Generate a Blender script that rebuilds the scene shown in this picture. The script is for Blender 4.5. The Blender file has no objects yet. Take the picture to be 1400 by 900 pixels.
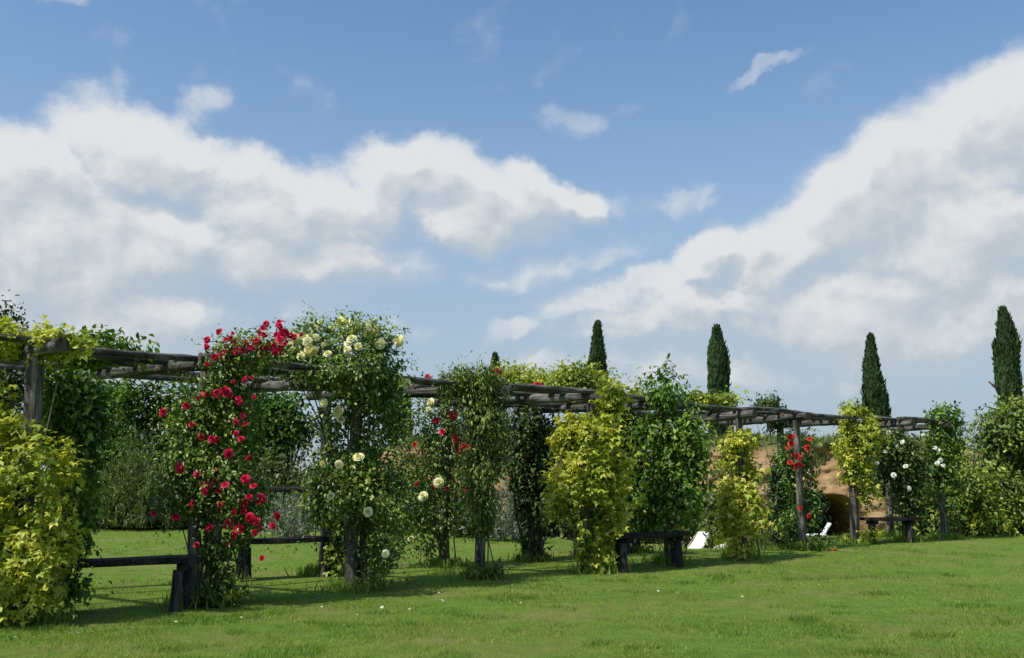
import bpy, bmesh, math, random
import numpy as np
from mathutils import Vector, Matrix, Quaternion

rng = np.random.default_rng(11)
TOSUN = np.array([-.82, -.60, 1.48])
TOSUN = TOSUN / np.linalg.norm(TOSUN)   # direction towards the sun
random.seed(5)
R = math.radians
sc = bpy.context.scene
COL = sc.collection

# ------------------------------------------------------------------ camera
F = 1360.0 / 1400.0 * 36.0
EYE = 1.3
TILT = math.atan(204 / 1360)
CT, ST = math.cos(TILT), math.sin(TILT)
cam_data = bpy.data.cameras.new('camera')
cam_data.sensor_width = 36
cam_data.lens = F
cam_data.clip_end = 4000
cam = bpy.data.objects.new('camera', cam_data)
cam.location = (0, 0, EYE)
cam.rotation_euler = (R(90) + TILT, 0, 0)
COL.objects.link(cam)
sc.camera = cam


def at(px, py, d):
    """world point seen at photo pixel (px, py) whose distance along Y is d"""
    a, b = (px - 700) / 1360, (450 - py) / 1360
    x, y, z = a, CT - ST * b, ST + CT * b
    t = d / y
    return np.array([x * t, d, EYE + z * t])


def az_el(px, py):
    v = at(px, py, 1.0) - np.array([0, 0, EYE])
    v = v / np.linalg.norm(v)
    return math.atan2(v[0], v[1]), math.asin(v[2])


def sstep(a, b, x):
    t = np.clip((x - a) / (b - a), 0, 1)
    return t * t * (3 - 2 * t)


def gz(x, y):
    """height of the lawn"""
    u = x / np.maximum(y, 1.0)
    dip = sstep(.02, .13, u) * (1 - sstep(.25, .30, u)) * np.clip((y - 18.3) * .072, 0, .62)
    return (-np.maximum(0.85 * sstep(22.5, 31, y) * sstep(-4, 2, x), dip) + 0.012 * np.sin(x * 1.3 + y * .7) + 0.01 * np.sin(x * .6 - y * 1.1))


# ------------------------------------------------------------------ noise
def _hash(ix, iy, iz, seed):
    h = (ix * 374761393 + iy * 668265263 + iz * 2147483647 + seed * 974634721).astype(np.int64)
    h = (h ^ (h >> 13)) * 1274126177
    h = h & 0x7fffffff
    h = (h ^ (h >> 16)) * 2246822519
    return ((h & 0xffffff) / float(0xffffff))


def vnoise(p, seed=0):
    p = np.asarray(p, float)
    i = np.floor(p).astype(np.int64)
    f = p - i
    f = f * f * (3 - 2 * f)
    out = 0
    for dx in (0, 1):
        wx = f[:, 0] if dx else 1 - f[:, 0]
        for dy in (0, 1):
            wy = f[:, 1] if dy else 1 - f[:, 1]
            for dz in (0, 1):
                wz = f[:, 2] if dz else 1 - f[:, 2]
                out = out + wx * wy * wz * _hash(i[:, 0] + dx, i[:, 1] + dy, i[:, 2] + dz, seed)
    return out


def fbm(p, seed=0, oct=4):
    p = np.asarray(p, float)
    s, a, t = 0, .5, 0
    for k in range(oct):
        s = s + a * vnoise(p * 2 ** k, seed + k)
        t += a
        a *= .5
    return s / t


# ------------------------------------------------------------------ mesh helpers
def raw_mesh(name, verts, faces_flat, loop_tot, tint=None, mat=None, smooth=False, mat_idx=None):
    me = bpy.data.meshes.new(name)
    nv, nl, nf = len(verts), len(faces_flat), len(loop_tot)
    me.vertices.add(nv)
    me.vertices.foreach_set('co', np.asarray(verts, np.float32).ravel())
    me.loops.add(nl)
    me.loops.foreach_set('vertex_index', np.asarray(faces_flat, np.int32))
    me.polygons.add(nf)
    ls = np.zeros(nf, np.int32)
    ls[1:] = np.cumsum(loop_tot)[:-1]
    me.polygons.foreach_set('loop_start', ls)
    me.polygons.foreach_set('loop_total', np.asarray(loop_tot, np.int32))
    if mat is not None:
        for m in (mat if isinstance(mat, (list, tuple)) else [mat]):
            me.materials.append(m)
    if mat_idx is not None:
        me.polygons.foreach_set('material_index', np.asarray(mat_idx, np.int32))
    if smooth:
        me.polygons.foreach_set('use_smooth', np.ones(nf, bool))
    if tint is not None:
        at_ = me.attributes.new('tint', 'FLOAT', 'POINT')
        at_.data.foreach_set('value', np.asarray(tint, np.float32))
    me.update(calc_edges=True)
    me.validate()
    return me


def link(name, me, parent=None, loc=None):
    o = bpy.data.objects.new(name, me)
    COL.objects.link(o)
    if parent is not None:
        o.parent = parent
    if loc is not None:
        o.location = loc
    return o


def thing(name, label, cat, loc=(0, 0, 0), group=None, rotz=0):
    o = bpy.data.objects.new(name, None)
    o.empty_display_size = .2
    COL.objects.link(o)
    o.location = [float(v) for v in loc]
    o.rotation_euler = (0, 0, rotz)
    o['label'] = label
    o['category'] = cat
    if group:
        o['group'] = group
    return o


def tag(o, label, cat, group=None):
    o['label'] = label
    o['category'] = cat
    if group:
        o['group'] = group
    return o


# ------------------------------------------------------------------ materials
def new_mat(name):
    m = bpy.data.materials.new(name)
    m.use_nodes = True
    nt = m.node_tree
    nt.nodes.clear()
    return m, nt, nt.nodes, nt.links


def nd(nt, t, **kw):
    n = nt.nodes.new(t)
    for k, v in kw.items():
        if k == 'inp':
            for kk, vv in v.items():
                n.inputs[kk].default_value = vv
        else:
            setattr(n, k, v)
    return n


def ramp(nt, stops, interp='LINEAR'):
    r = nt.nodes.new('ShaderNodeValToRGB')
    r.color_ramp.interpolation = interp
    e = r.color_ramp.elements
    while len(e) < len(stops):
        e.new(.5)
    for k, (p, c) in enumerate(stops):
        e[k].position = p
        e[k].color = (c[0], c[1], c[2], 1)
    return r


def leaf_mat(name, c0, c1, c2, trans=.35, rough=.45, spec=.35, c3=None):
    m, nt, N, L = new_mat(name)
    out = nd(nt, 'ShaderNodeOutputMaterial')
    a = nd(nt, 'ShaderNodeAttribute', attribute_name='tint')
    stops = [(0, c0), (.45, c1), (.85, c2)]
    if c3:
        stops.append((1.0, c3))
    r = ramp(nt, stops)
    L.new(a.outputs['Fac'], r.inputs[0])
    p = nd(nt, 'ShaderNodeBsdfPrincipled', inp={'Roughness': rough, 'Specular IOR Level': spec})
    L.new(r.outputs[0], p.inputs['Base Color'])
    t = nd(nt, 'ShaderNodeBsdfTranslucent')
    g = nd(nt, 'ShaderNodeMix', data_type='RGBA', blend_type='MULTIPLY', inp={0: 1.0})
    L.new(r.outputs[0], g.inputs['A'])
    g.inputs['B'].default_value = (1.5, 1.45, .55, 1)
    L.new(g.outputs['Result'], t.inputs['Color'])
    mx = nd(nt, 'ShaderNodeMixShader', inp={0: trans})
    L.new(p.outputs[0], mx.inputs[1])
    L.new(t.outputs[0], mx.inputs[2])
    L.new(mx.outputs[0], out.inputs[0])
    return m


def wood_mat(name, dark, mid, light, rough=.85, stretch=1.2, bump=.6, lichen=0.0):
    m, nt, N, L = new_mat(name)
    out = nd(nt, 'ShaderNodeOutputMaterial')
    tc = nd(nt, 'ShaderNodeTexCoord')
    oi = nd(nt, 'ShaderNodeObjectInfo')
    add = nd(nt, 'ShaderNodeVectorMath', operation='MULTIPLY_ADD')
    L.new(oi.outputs['Random'], add.inputs[0])
    add.inputs[1].default_value = (17, 9, 23)
    L.new(tc.outputs['Object'], add.inputs[2])
    mp = nd(nt, 'ShaderNodeMapping')
    mp.inputs['Scale'].default_value = (16, 16, stretch)
    L.new(add.outputs[0], mp.inputs[0])
    n1 = nd(nt, 'ShaderNodeTexNoise', inp={'Scale': 1.6, 'Detail': 9, 'Roughness': .65, 'Distortion': .4})
    L.new(mp.outputs[0], n1.inputs['Vector'])
    n2 = nd(nt, 'ShaderNodeTexNoise', inp={'Scale': 3.2, 'Detail': 5, 'Roughness': .6})
    L.new(add.outputs[0], n2.inputs['Vector'])
    mixf = nd(nt, 'ShaderNodeMath', operation='MULTIPLY_ADD', inp={1: .55})
    sub = nd(nt, 'ShaderNodeMath', operation='SUBTRACT', inp={1: .5})
    L.new(n2.outputs['Fac'], sub.inputs[0])
    L.new(sub.outputs[0], mixf.inputs[0])
    L.new(n1.outputs['Fac'], mixf.inputs[2])
    r = ramp(nt, [(.34, dark), (.5, mid), (.68, light)])
    L.new(mixf.outputs[0], r.inputs[0])
    col = r.outputs[0]
    if lichen:
        n3 = nd(nt, 'ShaderNodeTexNoise', inp={'Scale': 7, 'Detail': 6, 'Roughness': .7})
        L.new(add.outputs[0], n3.inputs['Vector'])
        r3 = ramp(nt, [(.56, (0, 0, 0)), (.66, (1, 1, 1))])
        L.new(n3.outputs['Fac'], r3.inputs[0])
        ml = nd(nt, 'ShaderNodeMath', operation='MULTIPLY', inp={1: lichen})
        L.new(r3.outputs[0], ml.inputs[0])
        mm = nd(nt, 'ShaderNodeMix', data_type='RGBA')
        L.new(ml.outputs[0], mm.inputs[0])
        L.new(col, mm.inputs['A'])
        mm.inputs['B'].default_value = (.33, .33, .28, 1)
        col = mm.outputs['Result']
    p = nd(nt, 'ShaderNodeBsdfPrincipled', inp={'Roughness': rough, 'Specular IOR Level': .2})
    L.new(col, p.inputs['Base Color'])
    b = nd(nt, 'ShaderNodeBump', inp={'Strength': bump, 'Distance': .02})
    L.new(n1.outputs['Fac'], b.inputs['Height'])
    L.new(b.outputs[0], p.inputs['Normal'])
    L.new(p.outputs[0], out.inputs[0])
    return m


def plain_mat(name, base, rough=.6, var=.15, scale=20, spec=.3, trans=0):
    m, nt, N, L = new_mat(name)
    out = nd(nt, 'ShaderNodeOutputMaterial')
    tc = nd(nt, 'ShaderNodeTexCoord')
    n = nd(nt, 'ShaderNodeTexNoise', inp={'Scale': scale, 'Detail': 5})
    L.new(tc.outputs['Object'], n.inputs['Vector'])
    lo = [c * (1 - var) for c in base]
    hi = [min(1, c * (1 + var)) for c in base]
    r = ramp(nt, [(.3, lo), (.7, hi)])
    L.new(n.outputs['Fac'], r.inputs[0])
    p = nd(nt, 'ShaderNodeBsdfPrincipled', inp={'Roughness': rough, 'Specular IOR Level': spec})
    L.new(r.outputs[0], p.inputs['Base Color'])
    if trans:
        t = nd(nt, 'ShaderNodeBsdfTranslucent')
        L.new(r.outputs[0], t.inputs[0])
        mx = nd(nt, 'ShaderNodeMixShader', inp={0: trans})
        L.new(p.outputs[0], mx.inputs[1])
        L.new(t.outputs[0], mx.inputs[2])
        L.new(mx.outputs[0], out.inputs[0])
    else:
        L.new(p.outputs[0], out.inputs[0])
    return m


def petal_mat(name, lo, mid, hi, trans=.3):
    m, nt, N, L = new_mat(name)
    out = nd(nt, 'ShaderNodeOutputMaterial')
    a = nd(nt, 'ShaderNodeAttribute', attribute_name='tint')
    oi = nd(nt, 'ShaderNodeObjectInfo')
    mm = nd(nt, 'ShaderNodeMath', operation='MULTIPLY_ADD', inp={1: .35})
    s = nd(nt, 'ShaderNodeMath', operation='SUBTRACT', inp={1: .5})
    L.new(oi.outputs['Random'], s.inputs[0])
    L.new(s.outputs[0], mm.inputs[0])
    L.new(a.outputs['Fac'], mm.inputs[2])
    r = ramp(nt, [(0, lo), (.5, mid), (1, hi)])
    L.new(mm.outputs[0], r.inputs[0])
    p = nd(nt, 'ShaderNodeBsdfPrincipled', inp={'Roughness': .55, 'Specular IOR Level': .2})
    L.new(r.outputs[0], p.inputs['Base Color'])
    t = nd(nt, 'ShaderNodeBsdfTranslucent')
    L.new(r.outputs[0], t.inputs[0])
    mx = nd(nt, 'ShaderNodeMixShader', inp={0: trans})
    L.new(p.outputs[0], mx.inputs[1])
    L.new(t.outputs[0], mx.inputs[2])
    L.new(mx.outputs[0], out.inputs[0])
    return m


M = {}
M['gold'] = leaf_mat('golden_leaf', (.06, .10, .010), (.34, .39, .035), (.64, .63, .10), .32, c3=(.60, .46, .08))
M['goldgreen'] = leaf_mat('yellow_green_leaf', (.04, .075, .008), (.21, .28, .02), (.48, .50, .06), .28, c3=(.45, .33, .06))
M['bright'] = leaf_mat('bright_green_leaf', (.02, .055, .007), (.08, .17, .016), (.29, .40, .06), .30)
M['rose'] = leaf_mat('rose_leaf', (.014, .038, .006), (.085, .165, .018), (.34, .44, .075), .28, .38, .5, c3=(.34, .30, .09))
M['dark'] = leaf_mat('dark_green_leaf', (.010, .026, .006), (.036, .07, .012), (.13, .185, .034), .2)
M['olive'] = leaf_mat('olive_green_leaf', (.02, .034, .008), (.075, .105, .02), (.22, .25, .055), .22)
M['bushy'] = leaf_mat('bush_leaf', (.013, .034, .007), (.07, .125, .014), (.28, .35, .06), .24)
M['tree'] = leaf_mat('tree_leaf', (.008, .026, .005), (.035, .088, .010), (.15, .25, .035), .2, .6, .12)
M['cypress'] = leaf_mat('cypress_needle', (.016, .036, .012), (.04, .08, .026), (.085, .13, .045), .15, .6, .2)
M['silver'] = leaf_mat('silver_leaf', (.10, .125, .09), (.20, .24, .18), (.34, .38, .30), .2, .7, .2)
M['weed'] = leaf_mat('weed_leaf', (.03, .06, .014), (.095, .145, .035), (.24, .28, .09), .3, c3=(.38, .34, .15))
M['grass'] = leaf_mat('grass_blade', (.09, .165, .022), (.175, .272, .036), (.29, .36, .075), .4, .5, .3, c3=(.30, .27, .10))
M['log'] = wood_mat('weathered_log', (.016, .0145, .013), (.062, .057, .051), (.21, .197, .175), lichen=.38)
M['post'] = wood_mat('weathered_post', (.020, .018, .015), (.085, .075, .062), (.26, .235, .195), lichen=.25)
M['cut'] = wood_mat('log_cut_end', (.03, .02, .015), (.085, .06, .045), (.15, .11, .08), stretch=16)
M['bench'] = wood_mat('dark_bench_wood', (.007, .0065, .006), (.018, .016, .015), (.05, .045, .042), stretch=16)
M['benchleg'] = wood_mat('dark_bench_leg', (.009, .008, .0075), (.03, .027, .025), (.09, .083, .074))
M['stem'] = wood_mat('vine_stem', (.03, .028, .015), (.085, .075, .045), (.17, .15, .10))
M['palestem'] = wood_mat('pale_vine_stem', (.10, .095, .08), (.24, .225, .19), (.42, .40, .35))
M['trunk'] = wood_mat('tree_bark', (.03, .025, .02), (.08, .07, .055), (.16, .14, .11))
M['red'] = petal_mat('crimson_petal', (.18, .001, .010), (.50, .004, .035), (.74, .03, .11))
M['deepred'] = petal_mat('deep_red_petal', (.15, .002, .006), (.42, .006, .02), (.62, .03, .06))
M['orange'] = petal_mat('scarlet_petal', (.28, .005, .005), (.56, .018, .014), (.72, .06, .035))
M['cream'] = petal_mat('cream_petal', (.66, .54, .12), (.82, .77, .33), (.87, .85, .58), .25)
M['white'] = petal_mat('white_petal', (.72, .68, .45), (.84, .83, .72), (.88, .88, .84), .25)
M['canvas'] = plain_mat('white_canvas', (.80, .80, .76), .8, .04, 8, trans=.2)
M['plastic'] = plain_mat('white_plastic', (.8, .8, .8), .35, .03, 8)
M['chairwood'] = plain_mat('pale_chair_wood', (.42, .34, .22), .5, .2, 30)
M['stone'] = plain_mat('pale_stone', (.45, .43, .38), .9, .25, 12)

# lawn soil + short sward
m, nt, N, L = new_mat('lawn')
out = nd(nt, 'ShaderNodeOutputMaterial')
tc = nd(nt, 'ShaderNodeTexCoord')
n1 = nd(nt, 'ShaderNodeTexNoise', inp={'Scale': .8, 'Detail': 6, 'Roughness': .65})
n2 = nd(nt, 'ShaderNodeTexNoise', inp={'Scale': 38, 'Detail': 8, 'Roughness': .75})
n3 = nd(nt, 'ShaderNodeTexNoise', inp={'Scale': 4.5, 'Detail': 6, 'Roughness': .65})
for n in (n1, n2, n3):
    L.new(tc.outputs['Object'], n.inputs['Vector'])
r1 = ramp(nt, [(.3, (.085, .15, .02)), (.55, (.13, .21, .03)), (.75, (.19, .25, .046))])
L.new(n3.outputs['Fac'], r1.inputs[0])
r2 = ramp(nt, [(.25, (.5, .52, .45)), (.5, (.95, .95, .9)), (.8, (1.5, 1.4, 1.2))])
L.new(n2.outputs['Fac'], r2.inputs[0])
mx = nd(nt, 'ShaderNodeMix', data_type='RGBA', blend_type='MULTIPLY', inp={0: 1.0})
L.new(r1.outputs[0], mx.inputs['A'])
L.new(r2.outputs[0], mx.inputs['B'])
r3 = ramp(nt, [(.48, (0, 0, 0)), (.66, (.7, .7, .7))])
L.new(n1.outputs['Fac'], r3.inputs[0])
mx2 = nd(nt, 'ShaderNodeMix', data_type='RGBA')
L.new(r3.outputs[0], mx2.inputs[0])
L.new(mx.outputs['Result'], mx2.inputs['A'])
mx2.inputs['B'].default_value = (.20, .19, .065, 1)
p = nd(nt, 'ShaderNodeBsdfPrincipled', inp={'Roughness': .9, 'Specular IOR Level': .1})
L.new(mx2.outputs['Result'], p.inputs['Base Color'])
b = nd(nt, 'ShaderNodeBump', inp={'Strength': .9, 'Distance': .03})
L.new(n2.outputs['Fac'], b.inputs['Height'])
L.new(b.outputs[0], p.inputs['Normal'])
L.new(p.outputs[0], out.inputs[0])
M['lawn'] = m

# sandy earth bank
m, nt, N, L = new_mat('sandy_earth')
out = nd(nt, 'ShaderNodeOutputMaterial')
tc = nd(nt, 'ShaderNodeTexCoord')
n1 = nd(nt, 'ShaderNodeTexNoise', inp={'Scale': 1.1, 'Detail': 8, 'Roughness': .65, 'Distortion': .5})
mp = nd(nt, 'ShaderNodeMapping')
mp.inputs['Scale'].default_value = (1, 1, 3.2)
n2 = nd(nt, 'ShaderNodeTexNoise', inp={'Scale': 3.5, 'Detail': 8, 'Roughness': .7})
L.new(tc.outputs['Object'], mp.inputs[0])
L.new(tc.outputs['Object'], n1.inputs['Vector'])
L.new(mp.outputs[0], n2.inputs['Vector'])
r1 = ramp(nt, [(.3, (.22, .13, .066)), (.5, (.37, .245, .128)), (.7, (.50, .345, .195))])
L.new(n1.outputs['Fac'], r1.inputs[0])
r2 = ramp(nt, [(.3, (.35, .32, .26)), (.45, (.9, .88, .85)), (.75, (1.12, 1.1, 1.05))])
L.new(n2.outputs['Fac'], r2.inputs[0])
mx = nd(nt, 'ShaderNodeMix', data_type='RGBA', blend_type='MULTIPLY', inp={0: 1.0})
L.new(r1.outputs[0], mx.inputs['A'])
L.new(r2.outputs[0], mx.inputs['B'])
geo = nd(nt, 'ShaderNodeNewGeometry')
sp = nd(nt, 'ShaderNodeSeparateXYZ')
L.new(geo.outputs['Position'], sp.inputs[0])
zz = nd(nt, 'ShaderNodeMath', operation='MULTIPLY_ADD', inp={1: .9})
L.new(n1.outputs['Fac'], zz.inputs[0])
L.new(sp.outputs['Z'], zz.inputs[2])
mr = nd(nt, 'ShaderNodeMapRange', inp={'From Min': 2.62, 'From Max': 2.95})
L.new(zz.outputs[0], mr.inputs['Value'])
mx2 = nd(nt, 'ShaderNodeMix', data_type='RGBA')
L.new(mr.outputs[0], mx2.inputs[0])
L.new(mx.outputs['Result'], mx2.inputs['A'])
mx2.inputs['B'].default_value = (.10, .115, .04, 1)
p = nd(nt, 'ShaderNodeBsdfPrincipled', inp={'Roughness': .95, 'Specular IOR Level': .1})
L.new(mx2.outputs['Result'], p.inputs['Base Color'])
b = nd(nt, 'ShaderNodeBump', inp={'Strength': .8, 'Distance': .12})
L.new(n2.outputs['Fac'], b.inputs['Height'])
L.new(b.outputs[0], p.inputs['Normal'])
L.new(p.outputs[0], out.inputs[0])
M['earth'] = m

# ------------------------------------------------------------------ tubes / logs
def tube_data(pts, rad, seg=10, bumps=.0, seed=0, caps=True):
    pts = np.asarray(pts, float)
    n = len(pts)
    rad = np.asarray(rad, float)
    tang = np.gradient(pts, axis=0)
    tang /= np.linalg.norm(tang, axis=1)[:, None] + 1e-9
    ref = np.array([0, 1.0, 0]) if abs(tang[0][1]) < .9 else np.array([1.0, 0, 0])
    V, Fc = [], []
    u = np.cross(tang[0], ref)
    u /= np.linalg.norm(u)
    for i in range(n):
        u = u - tang[i] * np.dot(u, tang[i])
        u /= np.linalg.norm(u)
        w = np.cross(tang[i], u)
        ang = np.linspace(0, 2 * math.pi, seg, endpoint=False)
        rr = np.full(seg, rad[i])
        if bumps:
            q = np.stack([np.cos(ang) * 1.6 + 10, np.sin(ang) * 1.6 + 10, np.full(seg, i * .33) + seed * 7.3], 1)
            rr = rr * (1 + bumps * 2 * (fbm(q, seed, 3) - .5))
        V.append(pts[i] + np.outer(np.cos(ang) * rr, u) + np.outer(np.sin(ang) * rr, w))
    V = np.concatenate(V)
    flat, tot, mi = [], [], []
    for i in range(n - 1):
        for j in range(seg):
            k = (j + 1) % seg
            flat += [i * seg + j, i * seg + k, (i + 1) * seg + k, (i + 1) * seg + j]
            tot.append(4)
            mi.append(0)
    if caps:
        c0, c1 = len(V), len(V) + 1
        V = np.concatenate([V, [pts[0]], [pts[-1]]])
        for j in range(seg):
            k = (j + 1) % seg
            flat += [c0, k, j]
            tot.append(3)
            mi.append(1)
            flat += [c1, (n - 1) * seg + j, (n - 1) * seg + k]
            tot.append(3)
            mi.append(1)
    return V, flat, tot, mi


def make_log(name, p0, p1, r0, r1, parent, mat, seed, bend=.03, bumps=.16, seg=14, cut=None):
    p0, p1 = Vector(p0), Vector(p1)
    d = p1 - p0
    Ln = d.length
    n = max(5, int(Ln / .09))
    t = np.linspace(0, 1, n)
    rs = np.random.default_rng(seed)
    bx, by = rs.normal(0, bend, 2)
    cx, cy = rs.normal(0, bend * .5, 2)
    pts = np.stack([bx * np.sin(t * math.pi) + cx * np.sin(t * 2 * math.pi),
                    by * np.sin(t * math.pi) + cy * np.sin(t * 2 * math.pi), t * Ln], 1)
    rad = r0 + (r1 - r0) * t
    for _ in range(int(Ln * 1.3)):
        c = rs.uniform(.05, .95)
        rad = rad * (1 + rs.uniform(.05, .17) * np.exp(-((t - c) * Ln / .06) ** 2))
    V, flat, tot, mi = tube_data(pts, rad, seg, bumps, seed)
    me = raw_mesh(name, V, flat, tot, mat=[mat, cut or M['cut']], mat_idx=mi, smooth=True)
    for po in me.polygons:
        if po.material_index == 1:
            po.use_smooth = False
    o = link(name, me, parent)
    q = d.to_track_quat('Z', 'Y')
    pl = Vector(parent.location) if parent is not None else Vector((0, 0, 0))
    o.rotation_mode = 'QUATERNION'
    o.rotation_quaternion = q
    o.location = p0 - pl
    return o


def merge_tubes(name, tubes, mat, parent, seg=7, bumps=.1):
    V, flat, tot, off = [], [], [], 0
    for k, (pts, rad) in enumerate(tubes):
        v, f, t, mi = tube_data(pts, rad, seg, bumps, k)
        V.append(v)
        flat += [x + off for x in f]
        tot += t
        off += len(v)
    V = np.concatenate(V) - np.array(parent.location)
    return link(name, raw_mesh(name, V, flat, tot, mat=mat, smooth=True), parent)


# ------------------------------------------------------------------ foliage
def tpl_oval(w=.56, fold=.10, droop=.12):
    v = np.array([[0, 0, 0], [-w * .42, .30, fold], [-w * .40, .62, fold * .7], [0, 1, -droop], [w * .40, .62, fold * .7],
                  [w * .42, .30, fold], [0, .33, 0], [0, .66, -droop * .35]])
    f = [[0, 6, 1], [1, 6, 7, 2], [2, 7, 3], [0, 5, 6], [5, 4, 7, 6], [4, 3, 7]]
    return v, f


def tpl_diamond(w=.5, fold=.1, droop=.1):
    v = np.array([[0, 0, 0], [-w * .5, .45, fold], [0, 1, -droop], [w * .5, .45, fold], [0, .5, 0]])
    return v, [[0, 4, 1], [1, 4, 2], [0, 3, 4], [3, 2, 4]]


def tpl_lobed():
    V, Fa = [], []
    for a, s in ((0, 1.0), (R(62), .8), (R(-62), .8)):
        v, f = tpl_diamond(.52, .09, .14)
        v = v * s
        c, q = math.cos(a), math.sin(a)
        v = np.stack([v[:, 0] * c - v[:, 1] * q, v[:, 0] * q + v[:, 1] * c, v[:, 2] + (0 if a == 0 else -.01)], 1)
        Fa += [[i + len(V) * 5 for i in ff] for ff in f]
        V.append(v)
    return np.concatenate(V), Fa


TPL = {'oval': tpl_oval(), 'broad': tpl_oval(.75), 'narrow': tpl_oval(.32, .05, .25), 'lobed': tpl_lobed(), 'diamond': tpl_diamond(),
       'blade': (np.array([[-.12, 0, 0], [.12, 0, 0], [.07, .55, .02], [-.07, .55, .02], [0, 1, -.02]]), [[0, 1, 2, 3], [3, 2, 4]]),
       'sliver': (np.array([[-.13, 0, 0], [.13, 0, 0], [.0, 1, 0]]), [[0, 1, 2]])}


def unit(v):
    return v / (np.linalg.norm(v, axis=-1, keepdims=True) + 1e-9)


def leaves_mesh(name, P, axis, nrm, size, tint, tpl, mat, origin=(0, 0, 0)):
    tv, tf = TPL[tpl]
    y = unit(axis)
    z = unit(nrm - y * np.sum(nrm * y, 1)[:, None])
    x = np.cross(y, z)
    N_, K = len(P), len(tv)
    V = (P[:, None, :] + size[:, None, None] * (tv[None, :, 0:1] * x[:, None, :] + tv[None, :, 1:2] * y[:, None, :] + tv[None, :, 2:3] * z[:, None, :]))
    V = V.reshape(-1, 3) - np.array(origin, float)
    base = np.array([i for f in tf for i in f])
    tot = np.array([len(f) for f in tf])
    flat = (base[None, :] + (np.arange(N_) * K)[:, None]).ravel()
    return raw_mesh(name, V, flat, np.tile(tot, N_), tint=np.repeat(tint, K), mat=mat)


def cluster_points(blobs, n, rs, shell=.45, noise_amp=.35, gap=.0, gap_f=4.0):
    B = np.array([list(b[0]) + list(b[1]) for b in blobs])
    w = (B[:, 3] * B[:, 4] * B[:, 5]) ** .72
    w = w / w.sum()
    k = rs.choice(len(B), n, p=w)
    dr = unit(rs.normal(size=(n, 3)))
    r = shell + (1 - shell) * rs.random(n) ** .6
    C, S = B[k, :3], B[k, 3:]
    edge = 1 + noise_amp * 2 * (fbm((C + dr * S) * 2.6, 3, 3) - .5)
    P = C + dr * S * (r * edge)[:, None]
    O = unit(dr / S)
    if gap > 0:
        keep = fbm(P * gap_f, 9, 2) > gap
        P, O = P[keep], O[keep]
    return P, O


def foliage(name, parent, blobs, n, mat, size=.06, per=9, spread=.06, tpl='oval', droop=.35, up=.7, shell=.62, noise_amp=.35, gap=.33,
            gap_f=4.0, seed=0, shoots=.12, shoot_len=.3, axis_up=0, tint_bias=0.0, zmin=None):
    rs = np.random.default_rng(seed + 100)
    P, O = cluster_points(blobs, n, rs, shell, noise_amp, gap, gap_f)
    nc = len(P)
    ctint = rs.random(nc)
    cnt = rs.integers(max(1, per // 2), per + per // 2 + 1, nc)
    idx = np.repeat(np.arange(nc), cnt)
    nl = len(idx)
    Q = P[idx] + rs.normal(size=(nl, 3)) * spread
    # shoots: leaves strung out along a curved twig
    is_sh = rs.random(nc) < shoots
    tt = rs.random(nl)
    shd = unit(O + rs.normal(size=(nc, 3)) * .5 + np.array([0, 0, .5]) * rs.random((nc, 1)))
    ln = shoot_len * (0.5 + rs.random(nc))
    sh = P[idx] + shd[idx] * (tt * ln[idx])[:, None] + np.array([0, 0, -1.0]) * (tt ** 2 * ln[idx] * .45)[:, None] + rs.normal(size=(nl, 3)) * spread * .35
    Q = np.where(is_sh[idx][:, None], sh, Q)
    A = unit(O[idx] * .55 + rs.normal(size=(nl, 3)) * .6 + np.array([0, 0, axis_up - droop]))
    Nn = O[idx] * .6 + np.array([0, 0, up * .7]) + TOSUN * .45 + rs.normal(size=(nl, 3)) * .33
    sz = size * (.6 + .7 * rs.random(nl)) * np.where(is_sh[idx], 1 - .4 * tt, 1)
    big = fbm(Q * 1.7, 21, 2)
    ti = np.clip(.02 + .42 * ctint[idx] + .5 * rs.random(nl) ** 1.6 + .6 * (big - .5) + tint_bias, 0, 1)
    g = gz(Q[:, 0], Q[:, 1]) + .02 if zmin is None else np.full(nl, zmin)
    k = Q[:, 2] > g
    me = leaves_mesh(name, Q[k], A[k], Nn[k], sz[k], ti[k], tpl, mat, parent.location)
    return link(name, me, parent)


def bl(px, py, d, rx, ry, rd=None):
    s = d / 1360 * 1.01
    return (at(px, py, d), (rx * s, (rd if rd else rx) * s, ry * s))


def BL(d, *items, k=1.0):
    return [bl(i[0], i[1], d + (i[4] if len(i) > 4 else 0), i[2] * k, i[3] * (1 + k) / 2) for i in items]


def canes(base, blobs, n, rs, r=.012, top=None):
    """woody stems that climb from the base into the leaf volumes"""
    T = []
    base = np.array(base)
    for k in range(n):
        b = blobs[rs.integers(len(blobs))]
        end = b[0] + rs.normal(size=3) * np.array(b[1]) * .6
        st = base + np.array([rs.normal() * .07, rs.normal() * .07, 0])
        st[2] = gz(st[0], st[1]) - .05
        t = np.linspace(0, 1, 12)
        via = st * .6 + end * .4
        via[2] = st[2] + (end[2] - st[2]) * .65
        pts = (1 - t)[:, None] ** 2 * st + 2 * (t * (1 - t))[:, None] * via + t[:, None] ** 2 * end
        pts[1:-1] += np.stack([np.sin(t * 9 + k) * .03, np.cos(t * 8 + k * 2) * .03, t * 0], 1)[1:-1]
        rr = r * rs.uniform(.6, 1.3)
        T.append((pts, rr * (1 - .7 * t)))
    return T


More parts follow.
